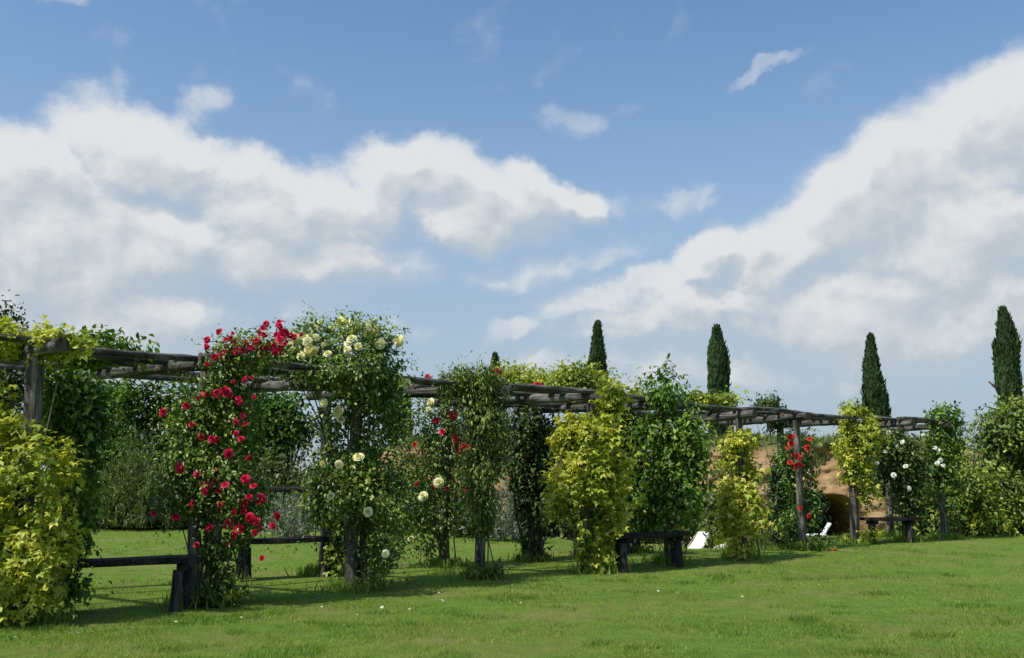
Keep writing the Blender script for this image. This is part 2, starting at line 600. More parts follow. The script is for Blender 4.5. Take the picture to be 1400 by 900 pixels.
# rose blooms --------------------------------------------------------------
def rose_mesh(name, mat, seed, openness=1.0):
    rs = np.random.default_rng(seed)
    V, flat, tot, tint = [], [], [], []
    off = 0
    rings = [(3, .10, .62, -.18), (5, .20, .60, .0), (6, .32, .52, .25), (7, .42, .40, .55), (7, .48, .24, .95)]
    for ri, (n, rad, hgt, lean) in enumerate(rings):
        lean = lean * openness
        for k in range(n):
            a = 2 * math.pi * (k + .5 * (ri % 2)) / n + rs.normal() * .15
            w = 2.6 * math.pi * max(rad, .14) / n * rs.uniform(.85, 1.15)
            g = []
            tv = rs.random()
            for j in range(4):
                t = j / 3
                rr = rad * (.35 + .65 * t) + lean * t * t * .42
                zz = -.12 + hgt * t - max(lean, 0) * t ** 3 * .28 + rs.normal() * .012
                for i in range(4):
                    s = (i / 3 - .5)
                    ww = w * (.45 + .75 * math.sin(t * 2.2))
                    an = a + s * ww / max(rad + .12, .2)
                    rad2 = rr * (1 - .05 * (2 * s) ** 2) + (.04 * abs(s) * (t > .9))
                    g.append((rad2 * math.cos(an), rad2 * math.sin(an), zz - (.10 * (2 * s) ** 2 if j == 3 else 0)))
                    tint.append(np.clip(.12 + .6 * t * (.5 + .12 * ri) + .25 * tv, 0, 1))
            V += g
            for j in range(3):
                for i in range(3):
                    q = off + j * 4 + i
                    flat += [q, q + 1, q + 5, q + 4]
                    tot.append(4)
            off += 16
    return raw_mesh(name, np.array(V), flat, tot, tint=tint, mat=mat, smooth=True)


ROSE = {}
for key in ('red', 'deepred', 'orange', 'cream', 'white'):
    ROSE[key] = [rose_mesh('rose_bloom', M[key], 40 + i, (.55, .9, 1.2)[i]) for i in range(3)]


def bloom(parent, pos, out, dia, key, rs):
    o = link('rose_bloom', ROSE[key][rs.integers(3)], parent)
    o.location = [float(v) for v in (np.array(pos) - np.array(parent.location))]
    d = unit(np.array(out) + rs.normal(size=3) * .55)
    o.rotation_mode = 'QUATERNION'
    o.rotation_quaternion = Vector(d).to_track_quat('Z', 'Y') @ Quaternion((0, 0, 1), rs.uniform(0, 6.28))
    s = dia * rs.uniform(.6, 1.15) / 1.85
    o.scale = (s, s * rs.uniform(.88, 1.08), s * rs.uniform(.8, 1.25))
    return o




def blooms(parent, d, spots, dia, key, seed, clusters=()):
    """spots: (px, py[, depth offset]); clusters: (px, py, rx, ry, n[, depth offset])"""
    rs = np.random.default_rng(seed)
    outv = np.array([-.15, -.9, .45])
    for s in spots:
        dd = d + (s[2] if len(s) > 2 else -.3)
        bloom(parent, at(s[0], s[1], dd), outv, dia, key, rs)
    for c in clusters:
        for k in range(c[4]):
            v = rs.normal(size=2) * .5
            v = v / max(1, np.linalg.norm(v))
            dd = d + (c[5] if len(c) > 5 else -.3) + rs.uniform(-.12, .2)
            bloom(parent, at(c[0] + v[0] * c[2], c[1] + v[1] * c[3], dd), outv + np.array([v[0] * .6, 0, -v[1] * .6]), dia, key, rs)


# ------------------------------------------------------------------ ground
def grid_mesh(name, X, Y, Z, mat):
    ny, nx = X.shape
    V = np.stack([X.ravel(), Y.ravel(), Z.ravel()], 1)
    i = np.arange(ny - 1)[:, None] * nx + np.arange(nx - 1)[None, :]
    f = np.stack([i, i + 1, i + nx + 1, i + nx], -1).reshape(-1, 4)
    return raw_mesh(name, V, f.ravel(), np.full(len(f), 4), mat=mat, smooth=True)


ax = np.concatenate([[-900, -300, -120], np.arange(-60, 60.1, .6), [120, 300, 900]])
ay = np.concatenate([[-300, -60, -20], np.arange(-5, 62, .5), [90, 200, 500, 1500]])
GX, GY = np.meshgrid(ax, ay)
lawn = link('lawn', grid_mesh('lawn', GX, GY, gz(GX, GY), M['lawn']))
lawn['kind'] = 'structure'

# earth bank with cave
nx_, nz_ = 420, 90
s = np.linspace(0, 1, nz_)
xx = np.linspace(-16, 32, nx_)
XX, SS = np.meshgrid(xx, s)
top = 3.05 + .35 * (fbm(np.stack([xx * .22, xx * 0, xx * 0], 1), 5, 3) - .5) * 2 - 1.2 * sstep(14.5, 19, xx) - 3.4 * (1 - sstep(-9, -3.5, xx))
prof_z = np.where(SS < .72, -1.1 + (SS / .72) * (top[None, :] - .25 + 1.1), top[None, :] - .25 + (SS - .72) / .28 * (.55))
prof_y = np.where(SS < .72, 34.0 + (SS / .72) ** 1.4 * 1.7, 35.7 + ((SS - .72) / .28) ** 1.3 * 24)
q = np.stack([XX.ravel() * .55, prof_z.ravel() * .7, SS.ravel() * 0], 1)
nn = (fbm(q, 31, 4) - .5).reshape(XX.shape)
q2 = np.stack([XX.ravel() * 2.2, prof_z.ravel() * 3.4, SS.ravel() * 0], 1)
n2_ = (fbm(q2, 37, 3) - .5).reshape(XX.shape)
face = np.where(SS < .72, 1, np.clip(1 - (SS - .72) / .1, 0, 1))
prof_y = prof_y + face * (nn * 2.0 + n2_ * .5)
# cave hollow: half ellipse
cxp = at(1139, 720, 34.3)[0]
rr_ = (np.abs((XX - cxp) / 1.22) ** 3 + np.abs((prof_z + 1.1) / 1.85) ** 3) ** (1 / 3)
cave = 1 - sstep(.90, 1.03, rr_ + nn * .15)
prof_y = prof_y + cave * 8.0 * np.sqrt(np.clip(1 - (rr_ * .9) ** 2, .05, 1))
bank = link('earth_bank', grid_mesh('earth_bank', XX, prof_y, prof_z, M['earth']))
bank['kind'] = 'structure'

# ------------------------------------------------------------------ pergola
Pn = [(-5.75, 8.05), (-4.51, 9.33), (-3.32, 10.71), (-1.89, 12.09), (-.43, 13.49), (1.16, 14.43), (2.38, 15.52), (3.75, 16.48), (5.30, 18.60),
      (6.92, 20.4), (8.14, 20.90), (9.28, 21.72)]
Bn = [(-8.1, 9.6), (-6.65, 10.75), (-5.22, 11.78), (-3.79, 12.84), (-2.59, 13.89), (-1.02, 15.14), (.31, 16.19), (2.1, 18.0), (4.4, 20.1), (5.75, 21.4),
      (7.45, 22.0), (8.6, 23.0)]
HB = 2.50


def hb(k):
    return (2.5, 2.5, 2.49, 2.47, 2.455, 2.44, 2.41, 2.33, 2.42, 2.43, 2.42, 2.42)[k]


pg = thing('pergola', 'long rustic pergola of grey weathered logs and posts curving across the lawn', 'pergola', (0, 14, 0))
sd = 1
for k, (x, y) in enumerate(Pn):
    g = float(gz(np.array(x), np.array(y)))
    r = (.08, .088, .062, .076, .07, .07, .065, .065, .068, .085, .065, .065)[k]
    make_log('post', (x + rng.normal() * .03, y, g - .25), (x, y, hb(k) - .05), r, r * .88, pg, M['post'], sd, .02, .2)
    sd += 1
for k, (x, y) in enumerate(Bn):
    if k < 1:
        continue
    g = float(gz(np.array(x), np.array(y)))
    make_log('post', (x + rng.normal() * .03, y, g - .25), (x, y, hb(k) - .06), .08, .07, pg, M['post'], sd, .02, .2)
    sd += 1
cross = []
for k in range(len(Pn)):
    a = Vector((Pn[k][0], Pn[k][1], hb(k) + .01))
    b_ = Vector((Bn[k][0], Bn[k][1], hb(k) - .01))
    d = (a - b_).normalized()
    p0, p1 = b_ - d * .28, a + d * (.44 if k < 5 else .3)
    make_log('crossbeam', p0, p1, .062, .074, pg, M['log'], 100 + k, .012, .2)
    cross.append((a, b_))
prs = np.random.default_rng(77)
for k in range(len(Pn) - 1):
    (a0, b0), (a1, b1) = cross[k], cross[k + 1]
    for j, f in enumerate((.0, .2, .45, .72, .98)):
        lat = (.065 if k % 2 else -.065)
        d0 = (b0 - a0).normalized()
        d1 = (b1 - a1).normalized()
        q0 = a0.lerp(b0, f) + d0 * (lat + prs.normal() * .03)
        q1 = a1.lerp(b1, f) + d1 * (lat + prs.normal() * .03)
        dd = (q1 - q0).normalized()
        ra, rb = prs.uniform(.036, .045), prs.uniform(.030, .038)
        z0 = .055 + ra + prs.uniform(-.012, .004)
        z1 = .05 + rb + prs.uniform(-.012, .004)
        q0 = q0 - dd * prs.uniform(.05, .18) + Vector((0, 0, z0))
        q1 = q1 + dd * prs.uniform(.1, .3) + Vector((0, 0, z1))
        if k == len(Pn) - 2:
            q1 = q1 - dd * .1
        make_log('purlin', q0, q1, ra, rb, pg, M['log'], 200 + k * 7 + j, .016, .15, seg=12)

# ------------------------------------------------------------------ benches
def rough_plank(name, sx, sy, sz, mat, parent, loc, seed, rot=None):
    bm = bmesh.new()
    bmesh.ops.create_cube(bm, size=1)
    for v in bm.verts:
        v.co = Vector((v.co.x * sx, v.co.y * sy, v.co.z * sz))
    es = [e for e in bm.edges if abs((e.verts[0].co - e.verts[1].co).x) > sx * .5]
    bmesh.ops.subdivide_edges(bm, edges=es, cuts=12)
    bmesh.ops.bevel(bm, geom=list(bm.edges), offset=.008, segments=2, affect='EDGES', clamp_overlap=True)
    rs = np.random.default_rng(seed)
    ph = rs.uniform(0, 6, 3)
    for v in bm.verts:
        v.co.y += .012 * math.sin(v.co.x * 5 + ph[0]) * (1 if v.co.y > 0 else -1)
        v.co.z += .006 * math.sin(v.co.x * 4 + ph[1]) + .004 * math.sin(v.co.y * 20 + ph[2])
    me = bpy.data.meshes.new(name)
    bm.to_mesh(me)
    bm.free()
    me.materials.append(mat)
    o = link(name, me, parent, loc)
    if rot:
        o.rotation_euler = rot
    return o


def bench(a, b, label, seed, h=.52, leg_in=.16, legs=True):
    a, b = Vector((a[0], a[1], 0)), Vector((b[0], b[1], 0))
    mid = (a + b) / 2
    g = float(gz(np.array(mid.x), np.array(mid.y)))
    d = b - a
    Ln = d.length
    ang = math.atan2(d.y, d.x)
    t = thing('log_bench', label, 'bench', (mid.x, mid.y, g), 'dark wooden benches between the pergola posts', ang)
    th = .065
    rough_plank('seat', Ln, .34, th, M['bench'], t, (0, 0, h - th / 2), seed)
    rs = np.random.default_rng(seed)
    for s_ in (-1, 1):
        x = s_ * (Ln / 2 - leg_in)
        rough_plank('crosspiece', .30, .09, .07, M['bench'], t, (x, 0, h - th - .033), seed + 3, (0, 0, R(90)))
        for q_ in (-1, 1):
            c = Vector((mid.x, mid.y, g))
            rot = Matrix.Rotation(ang, 3, 'Z')
            p_top = Vector((x + q_ * .05, q_ * .10, h - th - .06))
            p_bot = Vector((x + q_ * .085 + rs.normal() * .01, q_ * .135, -.12))
            lg = make_log('leg', p_bot, p_top, .058, .052, None, M['benchleg'], seed + 10 + q_ + s_ * 3, .008, .2, 12)
            lg.parent = t
    return t


bench((-4.66, 9.72), (-3.16, 10.30), 'dark log bench under the pergola between the golden vine and the crimson roses', 901)
bench((-3.62, 13.15), (-2.34, 13.75), 'dark log bench at the back of the pergola between the crimson and cream roses', 902)
bench((1.42, 14.35), (2.56, 15.2), 'dark log bench beside the big golden vine, its right end near the white deck chair', 903)
bench((.95, 17.0), (2.15, 17.75), 'dark log bench in deep shade behind the big golden vine', 904)
bench((7.1, 20.35), (8.25, 20.72), 'dark log bench near the cave, beside the white rose at the far end', 905)

# ------------------------------------------------------------------ climbing plants
GV = 'golden leaved vines climbing the pergola'
GR = 'roses climbing the pergola'
GG = 'green creepers climbing the pergola'


def CB(d, *items, k=.80):
    return BL(d, *items, k=k)


def plant(name, label, cat, base, group, blobs, stems=6, stem_r=.014, stem_mat='stem', seed=0, **kw):
    x, y = base
    t = thing(name, label, cat, (x, y, float(gz(np.array(x), np.array(y)))), group)
    rs = np.random.default_rng(seed)
    if stems:
        merge_tubes('stem', canes((x, y, 0), blobs, stems, rs, stem_r), M[stem_mat], t, 6, .15)
    foliage('foliage', t, blobs, seed=seed, **kw)
    return t


# 1 golden vine at the near left post
b_ = CB(9.15, (30, 690, 66, 100), (12, 800, 72, 52), (70, 650, 34, 52), (10, 612, 40, 50), (38, 640, 40, 52, -.18), (50, 700, 44, 50, -.15), (62, 765, 44, 70), (-50, 720, 70, 130), (85, 700, 22, 40),
        (0, 545, 14, 40, .1), (66, 525, 8, 22), (8, 505, 14, 12))
b2 = CB(9.3, (16, 460, 52, 14), (62, 464, 36, 13), (100, 472, 26, 8), (30, 470, 50, 14), (-40, 462, 50, 16), (58, 492, 12, 12))
t = plant('golden_vine', 'large golden leaved vine bushing to the grass around the nearest left pergola post', 'vine', (-4.6, 9.3), GV, b_ + b2, 9,
          n=2000, mat=M['gold'], size=.062, per=8, spread=.055, tpl='lobed', seed=1, tint_bias=.03, gap=.43, gap_f=4.2, shell=.3, shoots=.14, shoot_len=.22, noise_amp=.5)
# 2 green creeper beside it
b_ = CB(9.95, (100, 590, 30, 65), (88, 540, 30, 32), (106, 680, 22, 55), (95, 735, 18, 35), (120, 560, 16, 40), (98, 800, 9, 30))
b2 = CB(10.6, (128, 472, 56, 3), (190, 474, 20, 2), (105, 484, 36, 7))
plant('green_creeper', 'fresh green creeper hanging behind the nearest golden vine at the left end', 'creeper', (-4.3, 9.95), GG, b_ + b2, 0,
      n=900, mat=M['bright'], size=.085, per=8, spread=.07, tpl='oval', seed=2, gap=.34, droop=.6)
# 3 crimson rose
b_ = CB(10.7, (282, 560, 38, 50), (303, 630, 42, 52), (252, 600, 34, 44), (300, 715, 42, 46), (288, 780, 28, 32), (322, 590, 28, 58), (345, 480, 46, 15),
        (240, 680, 30, 36), (348, 690, 22, 36), (275, 670, 30, 40), (300, 805, 18, 12), (300, 540, 34, 34), (318, 500, 40, 16), (320, 660, 34, 50), (262, 630, 36, 40), k=.92)
t = plant('climbing_rose', 'climbing rose covered in crimson blooms with a mass of red on the pergola top', 'rose', (-3.25, 10.75), GR, b_, 14, .013,
          n=3600, mat=M['rose'], size=.054, per=9, spread=.06, tpl='oval', seed=3, gap=.38, gap_f=3.6, shoots=.22, shoot_len=.4)
blooms(t, 10.7, [(283, 498, -.45), (282, 537), (297, 538), (270, 544), (222, 563), (275, 597), (293, 643), (293, 658), (270, 647), (240, 706), (210, 702),
                 (358, 763), (350, 712), (272, 662), (302, 668), (335, 655), (320, 700), (330, 722), (280, 665), (332, 568), (335, 580), (262, 580), (248, 640), (262, 690), (290, 600), (312, 620), (255, 555), (300, 690), (286, 720), (268, 745), (312, 745)], .106, 'red', 31,
       [(335, 470, 54, 22, 44, -.27), (300, 488, 24, 12, 6, -.3), (382, 454, 32, 14, 11, -.1), (328, 570, 34, 60, 16, -.34), (328, 690, 54, 52, 24, -.36)])
# 4 cream rose
b_ = CB(12.1, (472, 478, 74, 36), (425, 482, 38, 20), (520, 490, 32, 42), (458, 562, 26, 36), (512, 585, 32, 56), (455, 645, 28, 32), (508, 655, 44, 46),
        (472, 690, 42, 30), (520, 735, 26, 40), (512, 785, 12, 14), (432, 684, 12, 22), (540, 560, 12, 44), (480, 508, 66, 24, -.25), (505, 532, 40, 26, -.25), k=.92)
t = plant('climbing_rose', 'tall climbing rose domed over the pergola with pale cream blooms', 'rose', (-1.85, 12.15), GR, b_, 16, .016,
          n=3500, mat=M['rose'], size=.062, per=9, spread=.065, tpl='oval', seed=4, gap=.36, gap_f=3.2, shoots=.18, shoot_len=.38, tint_bias=.03)
blooms(t, 12.1, [(448, 483, -.6), (474, 478, -.65), (412, 487, -.4), (386, 482, -.3), (442, 551, -.5), (461, 562, -.3), (490, 624, -.6), (463, 636, -.5),
                 (452, 678, -.45), (527, 757, -.5), (402, 463, -.3), (441, 635, -.4), (478, 490, -.6), (544, 466, -.2), (503, 700, -.6),
                 (466, 573, -.3), (556, 525, -.2), (395, 475, -.4), (420, 478, -.4), (432, 462, -.3), (458, 505, -.6), (520, 470, -.4)], .145, 'cream', 41,
       [(415, 470, 34, 16, 14, -.3), (480, 446, 60, 10, 16, -.2), (495, 470, 45, 24, 4, -.75)])
# 5 young golden vine behind
b_ = CB(13.6, (462, 732, 18, 36), (470, 765, 16, 16), (455, 690, 14, 22))
plant('golden_vine', 'small yellow green vine low behind the cream rose, beside a bench end', 'vine', (-2.45, 13.75), GV, b_, 4,
      n=90, mat=M['goldgreen'], size=.085, per=8, spread=.07, tpl='lobed', seed=5, gap=.3)
# 6 mixed red rose on back post
b_ = CB(15.1, (602, 600, 28, 44), (572, 680, 22, 46), (604, 700, 34, 36), (622, 560, 24, 34), (582, 735, 24, 26), (575, 565, 16, 30), (548, 690, 20, 50),
        (630, 650, 22, 50), (590, 640, 24, 34), (548, 600, 14, 50))
t = plant('climbing_rose', 'loose climbing rose with deep red blooms and a few cream ones mixed in', 'rose', (-.98, 15.15), GR, b_, 10,
          .016, n=1400, mat=M['rose'], size=.062, per=8, spread=.075, tpl='oval', seed=6, gap=.40, shoots=.22, shoot_len=.4)
blooms(t, 14.85, [(620, 568), (597, 575), (623, 600), (640, 613), (628, 617), (634, 609), (596, 665), (612, 668), (640, 668), (570, 662), (590, 520), (640, 672),
                  (567, 608), (584, 516), (605, 590), (646, 660)], .13, 'deepred', 61)
blooms(t, 14.8, [(588, 550), (586, 560), (578, 678), (562, 736), (600, 660)], .14, 'cream', 62)
# 7 hanging creeper on the fourth post
b_ = CB(13.45, (650, 517, 38, 13), (664, 575, 20, 56), (655, 650, 20, 50), (660, 705, 15, 34), (644, 560, 12, 36), (680, 560, 10, 42), (625, 523, 24, 8))
b2 = CB(13.3, (660, 790, 14, 10), (645, 775, 9, 9))
plant('green_creeper', 'fine leaved creeper hanging in dense strands beside deep red roses', 'creeper', (-.40, 13.5), GG, b_ + b2, 10,
      n=1250, mat=M['bushy'], size=.075, per=9, spread=.06, tpl='narrow', seed=7, gap=.36, droop=.9, shoot_len=.4, shoots=.25)
# 8 dark creeper on back post
b_ = CB(16.15, (722, 590, 28, 34), (728, 655, 24, 56), (724, 715, 17, 42), (728, 755, 15, 15), (708, 640, 16, 40), (745, 600, 18, 40))
plant('green_creeper', 'dark shaded creeper wrapping a thick back post left of the big golden vine', 'creeper', (.33, 16.2), GG, b_, 8, .03,
      n=950, mat=M['dark'], size=.085, per=8, spread=.075, tpl='oval', seed=8, gap=.36)
# 9 sprawling golden honeysuckle on top
b_ = CB(16.6, (712, 520, 34, 12), (755, 524, 44, 13), (800, 522, 38, 13), (780, 512, 16, 8), (690, 515, 16, 12))
t = plant('rambling_rose', 'rambling rose with yellowish leaves and few red blooms sprawled on top of the pergola', 'rose', (.35, 16.3), GR, b_, 5,
          n=620, mat=M['goldgreen'], size=.08, per=8, spread=.08, tpl='oval', seed=9, gap=.33, shoots=.25, shoot_len=.4)
blooms(t, 16.2, [(735, 527), (728, 528), (742, 526), (683, 508), (679, 505), (685, 512)], .115, 'deepred', 91)
# 10 big golden vine
b_ = CB(14.35, (797, 640, 42, 68), (788, 598, 34, 30), (806, 640, 30, 50, -.2), (806, 700, 30, 40, -.2), (803, 712, 42, 44), (815, 752, 26, 22), (832, 534, 28, 12), (836, 560, 14, 26), (846, 640, 18, 56),
        (822, 600, 30, 40), (770, 670, 22, 50), (845, 700, 14, 30), (812, 560, 18, 18))
t = plant('golden_vine', 'big golden leaved vine cascading from the pergola top in the middle', 'vine', (1.12, 14.4), GV, b_, 9,
          n=2000, mat=M['gold'], size=.082, per=8, spread=.075, tpl='lobed', seed=10, tint_bias=.03, gap=.43, gap_f=3.4, shell=.3, shoots=.12, noise_amp=.5)
# 11 dark creeper behind it
b_ = CB(17.9, (862, 650, 22, 64), (850, 592, 34, 34), (858, 712, 17, 26), (845, 740, 14, 14), (872, 610, 16, 40))
plant('green_creeper', 'dark creeper in shade just right of and behind the big golden vine', 'creeper', (2.1, 18.0), GG, b_, 6, .025,
      n=900, mat=M['dark'], size=.09, per=8, spread=.085, tpl='oval', seed=11, gap=.34)
# 12 green climber with round top
b_ = CB(15.4, (912, 530, 33, 24), (888, 594, 20, 24), (935, 600, 32, 34), (922, 655, 40, 38), (918, 690, 38, 22), (882, 702, 26, 15), (905, 625, 18, 26),
        (950, 650, 18, 26), (912, 560, 10, 16))
plant('wisteria', 'bright green leafy climber with a round tuft above the pergola, left of the deck chair', 'creeper', (2.42, 15.55), GG, b_, 7, .016,
      n=1150, mat=M['bright'], size=.095, per=9, spread=.085, tpl='oval', seed=12, gap=.36, droop=.55, shoots=.25, shoot_len=.4, stem_mat='palestem')
b_ = CB(17.6, (955, 549, 26, 8), (985, 553, 22, 6), (868, 545, 26, 10), (1000, 545, 10, 5))
plant('golden_vine', 'low yellowish vine lying on the pergola top just right of the round green tuft', 'vine', (2.9, 17.6), GV, b_, 3,
      n=150, mat=M['goldgreen'], size=.08, per=8, spread=.08, tpl='lobed', seed=13, gap=.3, stem_r=.01)
# 13 golden vine on seventh post
b_ = CB(16.45, (1010, 640, 24, 42), (1010, 684, 24, 36), (1024, 704, 22, 18), (1014, 608, 17, 18), (1012, 750, 9, 12), (1030, 640, 12, 30), (1000, 714, 10, 20))
plant('golden_vine', 'narrow golden vine on a pergola post just right of the white deck chair', 'vine', (3.77, 16.5), GV, b_, 6,
      n=900, mat=M['gold'], size=.085, per=8, spread=.08, tpl='lobed', seed=14, gap=.40, tint_bias=.14, gap_f=3)
# 14 scarlet rose
b_ = CB(18.95, (1083, 625, 15, 40), (1106, 690, 17, 36), (1092, 660, 16, 30), (1082, 720, 14, 24), (1108, 746, 20, 9), (1125, 752, 16, 5), (1106, 620, 8, 36))
t = plant('climbing_rose', 'slim climbing rose with scarlet blooms on a bare grey post left of the cave', 'rose', (5.3, 18.65), GR, b_, 6, .012,
          n=800, mat=M['rose'], size=.075, per=8, spread=.075, tpl='oval', seed=15, gap=.38, shoots=.2)
blooms(t, 18.4, [(1083, 596), (1080, 598), (1077, 612), (1084, 622), (1091, 624), (1094, 636), (1088, 637), (1092, 634), (1104, 613), (1103, 609), (1107, 600),
                 (1094, 695), (1106, 706), (1140, 751), (1080, 632), (1082, 606)], .125, 'orange', 151)
b_ = CB(21.3, (1070, 690, 18, 52), (1067, 650, 9, 30), (1058, 572, 8, 18), (1048, 553, 18, 4), (1078, 735, 14, 12))
plant('green_creeper', 'dark olive creeper behind the scarlet rose', 'creeper', (5.7, 21.35), GG, b_, 5,
      n=650, mat=M['dark'], size=.095, per=8, spread=.085, tpl='oval', seed=16, gap=.35)
# 15 golden vine by the cave
b_ = CB(20.4, (1170, 562, 20, 10), (1175, 598, 20, 26), (1168, 635, 18, 28), (1182, 662, 11, 30), (1158, 610, 12, 22), (1190, 600, 10, 26), (1165, 575, 14, 10))
b2 = CB(20.2, (1160, 731, 10, 7), (1190, 735, 6, 6))
plant('golden_vine', 'sparse golden vine high on the post in front of the cave', 'vine', (6.95, 20.4), GV, b_ + b2, 5,
      n=640, mat=M['gold'], size=.09, per=7, spread=.085, tpl='lobed', seed=17, gap=.36, tint_bias=-.05)
# 16 white rose
b_ = CB(20.8, (1232, 640, 22, 42), (1224, 612, 15, 20), (1240, 690, 17, 22), (1250, 640, 14, 40), (1215, 640, 10, 20))
t = plant('climbing_rose', 'dark leaved climbing rose dotted with white blooms near the far right end', 'rose', (8.15, 20.95), GR, b_, 6, .012,
          n=850, mat=M['dark'], size=.085, per=8, spread=.085, tpl='oval', seed=18, gap=.36, tint_bias=.1, shoots=.2)
blooms(t, 20.5, [(1215, 592), (1233, 604), (1226, 610), (1211, 617), (1199, 633), (1238, 637), (1262, 594), (1248, 620), (1222, 650), (1244, 668)], .115, 'white', 181)
# 17 last green climber
b_ = CB(21.8, (1290, 570, 20, 13), (1284, 615, 20, 36), (1296, 668, 17, 36), (1272, 650, 12, 36), (1300, 600, 14, 30), (1296, 708, 8, 20))
t = plant('climbing_rose', 'light green climbing rose with a few white blooms on the last pergola post', 'rose', (9.3, 21.75), GR, b_, 5,
          n=700, mat=M['bright'], size=.10, per=8, spread=.09, tpl='oval', seed=19, gap=.36, stem_mat='palestem')
blooms(t, 21.4, [(1283, 616), (1286, 630), (1274, 640), (1281, 633), (1290, 636), (1278, 612)], .115, 'white', 191)

# ------------------------------------------------------------------ trees, shrubs
def tree(name, label, cat, base, group, blobs, n, mat, size, trunk_r=.12, limbs=7, tpl='oval', seed=0, **kw):
    x, y = base
    g = kw.pop('g', None)
    g = float(gz(np.array(x), np.array(y))) if g is None else g
    t = thing(name, label, cat, (x, y, g), group)
    rs = np.random.default_rng(seed)
    C = np.array([b[0] for b in blobs])
    top = C[:, 2].max()
    T = []
    z = np.linspace(0, 1, 9)
    cen = C[:, :2].mean(0)
    pts = np.stack([x + (cen[0] - x) * z ** 1.5 * .8 + np.sin(z * 5 + seed) * .05, y + (cen[1] - y) * z ** 1.5 * .8, g - .1 + (top - g) * .85 * z], 1)
    T.append((pts, trunk_r * (1 - .85 * z)))
    for k in range(limbs):
        b = blobs[k % len(blobs)]
        i = rs.integers(1, 6)
        e = b[0] + rs.normal(size=3) * np.array(b[1]) * .4
        q_ = np.linspace(0, 1, 7)[:, None]
        m_ = pts[i] * .5 + e * .5 + np.array([0, 0, -.1])
        T.append(((1 - q_) ** 2 * pts[i] + 2 * q_ * (1 - q_) * m_ + q_ ** 2 * e, trunk_r * .45 * (1 - .8 * q_[:, 0])))
    merge_tubes('trunk', T, M['trunk'], t, 7, .15)
    foliage('crown', t, blobs, n=n, mat=mat, size=size, tpl=tpl, seed=seed, **kw)
    return t


TB = 'trees and tall shrubs behind the pergola'
kw = dict(gap=.44, gap_f=1.1, noise_amp=.6, shoots=.15, shoot_len=.5, shell=.25)
tree('oak_tree', 'dark tree rising over the pergola at the left edge of the picture', 'tree', tuple(at(-30, 700, 31)[:2]), TB,
     BL(31, (-25, 520, 55, 100), (-40, 440, 38, 45), (2, 445, 20, 28), (-30, 620, 70, 90), (-5, 425, 12, 22), (20, 500, 35, 60)), 1800, M['dark'], .17,
     .2, per=9, spread=.2, seed=51, **kw)
tree('broadleaf_tree', 'dense green tree filling the gap left of the crimson rose', 'tree', tuple(at(180, 690, 29)[:2]), TB,
     BL(29, (135, 570, 46, 50), (205, 560, 50, 44, -.6), (255, 585, 40, 56, .5), (165, 620, 46, 40, -1), (225, 640, 50, 40), (90, 560, 45, 60), (130, 660, 50, 50), (210, 690, 60, 40)), 4300, M['tree'], .17,
     .18, per=9, spread=.2, seed=52, tint_bias=.1, **kw)
tree('broadleaf_tree', 'dark green tree between the crimson and the cream roses', 'tree', tuple(at(350, 690, 30)[:2]), TB,
     BL(30, (320, 575, 44, 52), (380, 572, 40, 34, -.6), (350, 625, 50, 40, -.8), (290, 610, 40, 60), (405, 590, 20, 26), (320, 680, 60, 40)), 3200, M['tree'], .17,
     .18, per=9, spread=.2, seed=53, tint_bias=.06, **kw)
tree('olive_bush', 'olive brown rounded bush below the dark tree, left of the cream rose', 'bush', tuple(at(400, 710, 28)[:2]), TB,
     BL(28, (395, 640, 45, 40), (365, 660, 40, 40), (440, 650, 40, 38), (410, 690, 55, 30)), 1500, M['olive'], .13, .08, per=9, spread=.16, seed=54, **kw)
SH = 'low bushes at the foot of the bank'
for i, (px, py, d, rx, ry, mk, lab) in enumerate([
        (560, 690, 25, 40, 50, 'bushy', 'green bush behind the loose red rose'),
        (505, 690, 27, 50, 50, 'olive', 'olive bush glimpsed behind the cream rose'),
        (665, 600, 31, 26, 45, 'olive', 'olive yellow tall bush on the bank left of the dark back post'),
        (645, 710, 22.5, 26, 34, 'dark', 'dark low bush beneath the hanging creeper'),
        (760, 690, 24, 50, 52, 'olive', 'olive green bush behind the big golden vine'),
        (870, 690, 25, 30, 46, 'dark', 'dark bush behind the shaded bench'),
        (966, 706, 32, 26, 30, 'bushy', 'low green bush directly behind the white deck chair'),
        (998, 690, 29, 18, 46, 'olive', 'olive bush behind the narrow golden vine'),
        (1042, 722, 24.5, 16, 22, 'bushy', 'low green bush between the narrow golden vine and scarlet rose'),
        (1215, 640, 31, 16, 26, 'olive', 'thin bush on the sandy bank right of the cave'),
        (1262, 690, 25, 30, 50, 'bushy', 'low green bush behind the white rose bench')]):
    gb = float(gz(np.array(at(px, py, d)[0]), np.array(d)))
    tree('bush', lab, 'bush', tuple(at(px, py, d)[:2]), SH, BL(d, (px, py, rx * .8, ry * .8), (px - rx * .4, py + ry * .3, rx * .6, ry * .6),
         (px + rx * .4, py + ry * .2, rx * .6, ry * .6), (px, py + ry * .6, rx * .8, ry * .4)), int(rx * ry * d * d / 2200) + 80, M[mk], .006 * d, .05, 5,
         per=8, spread=.008 * d, seed=60 + i, gap=.36, gap_f=1.6, noise_amp=.45)
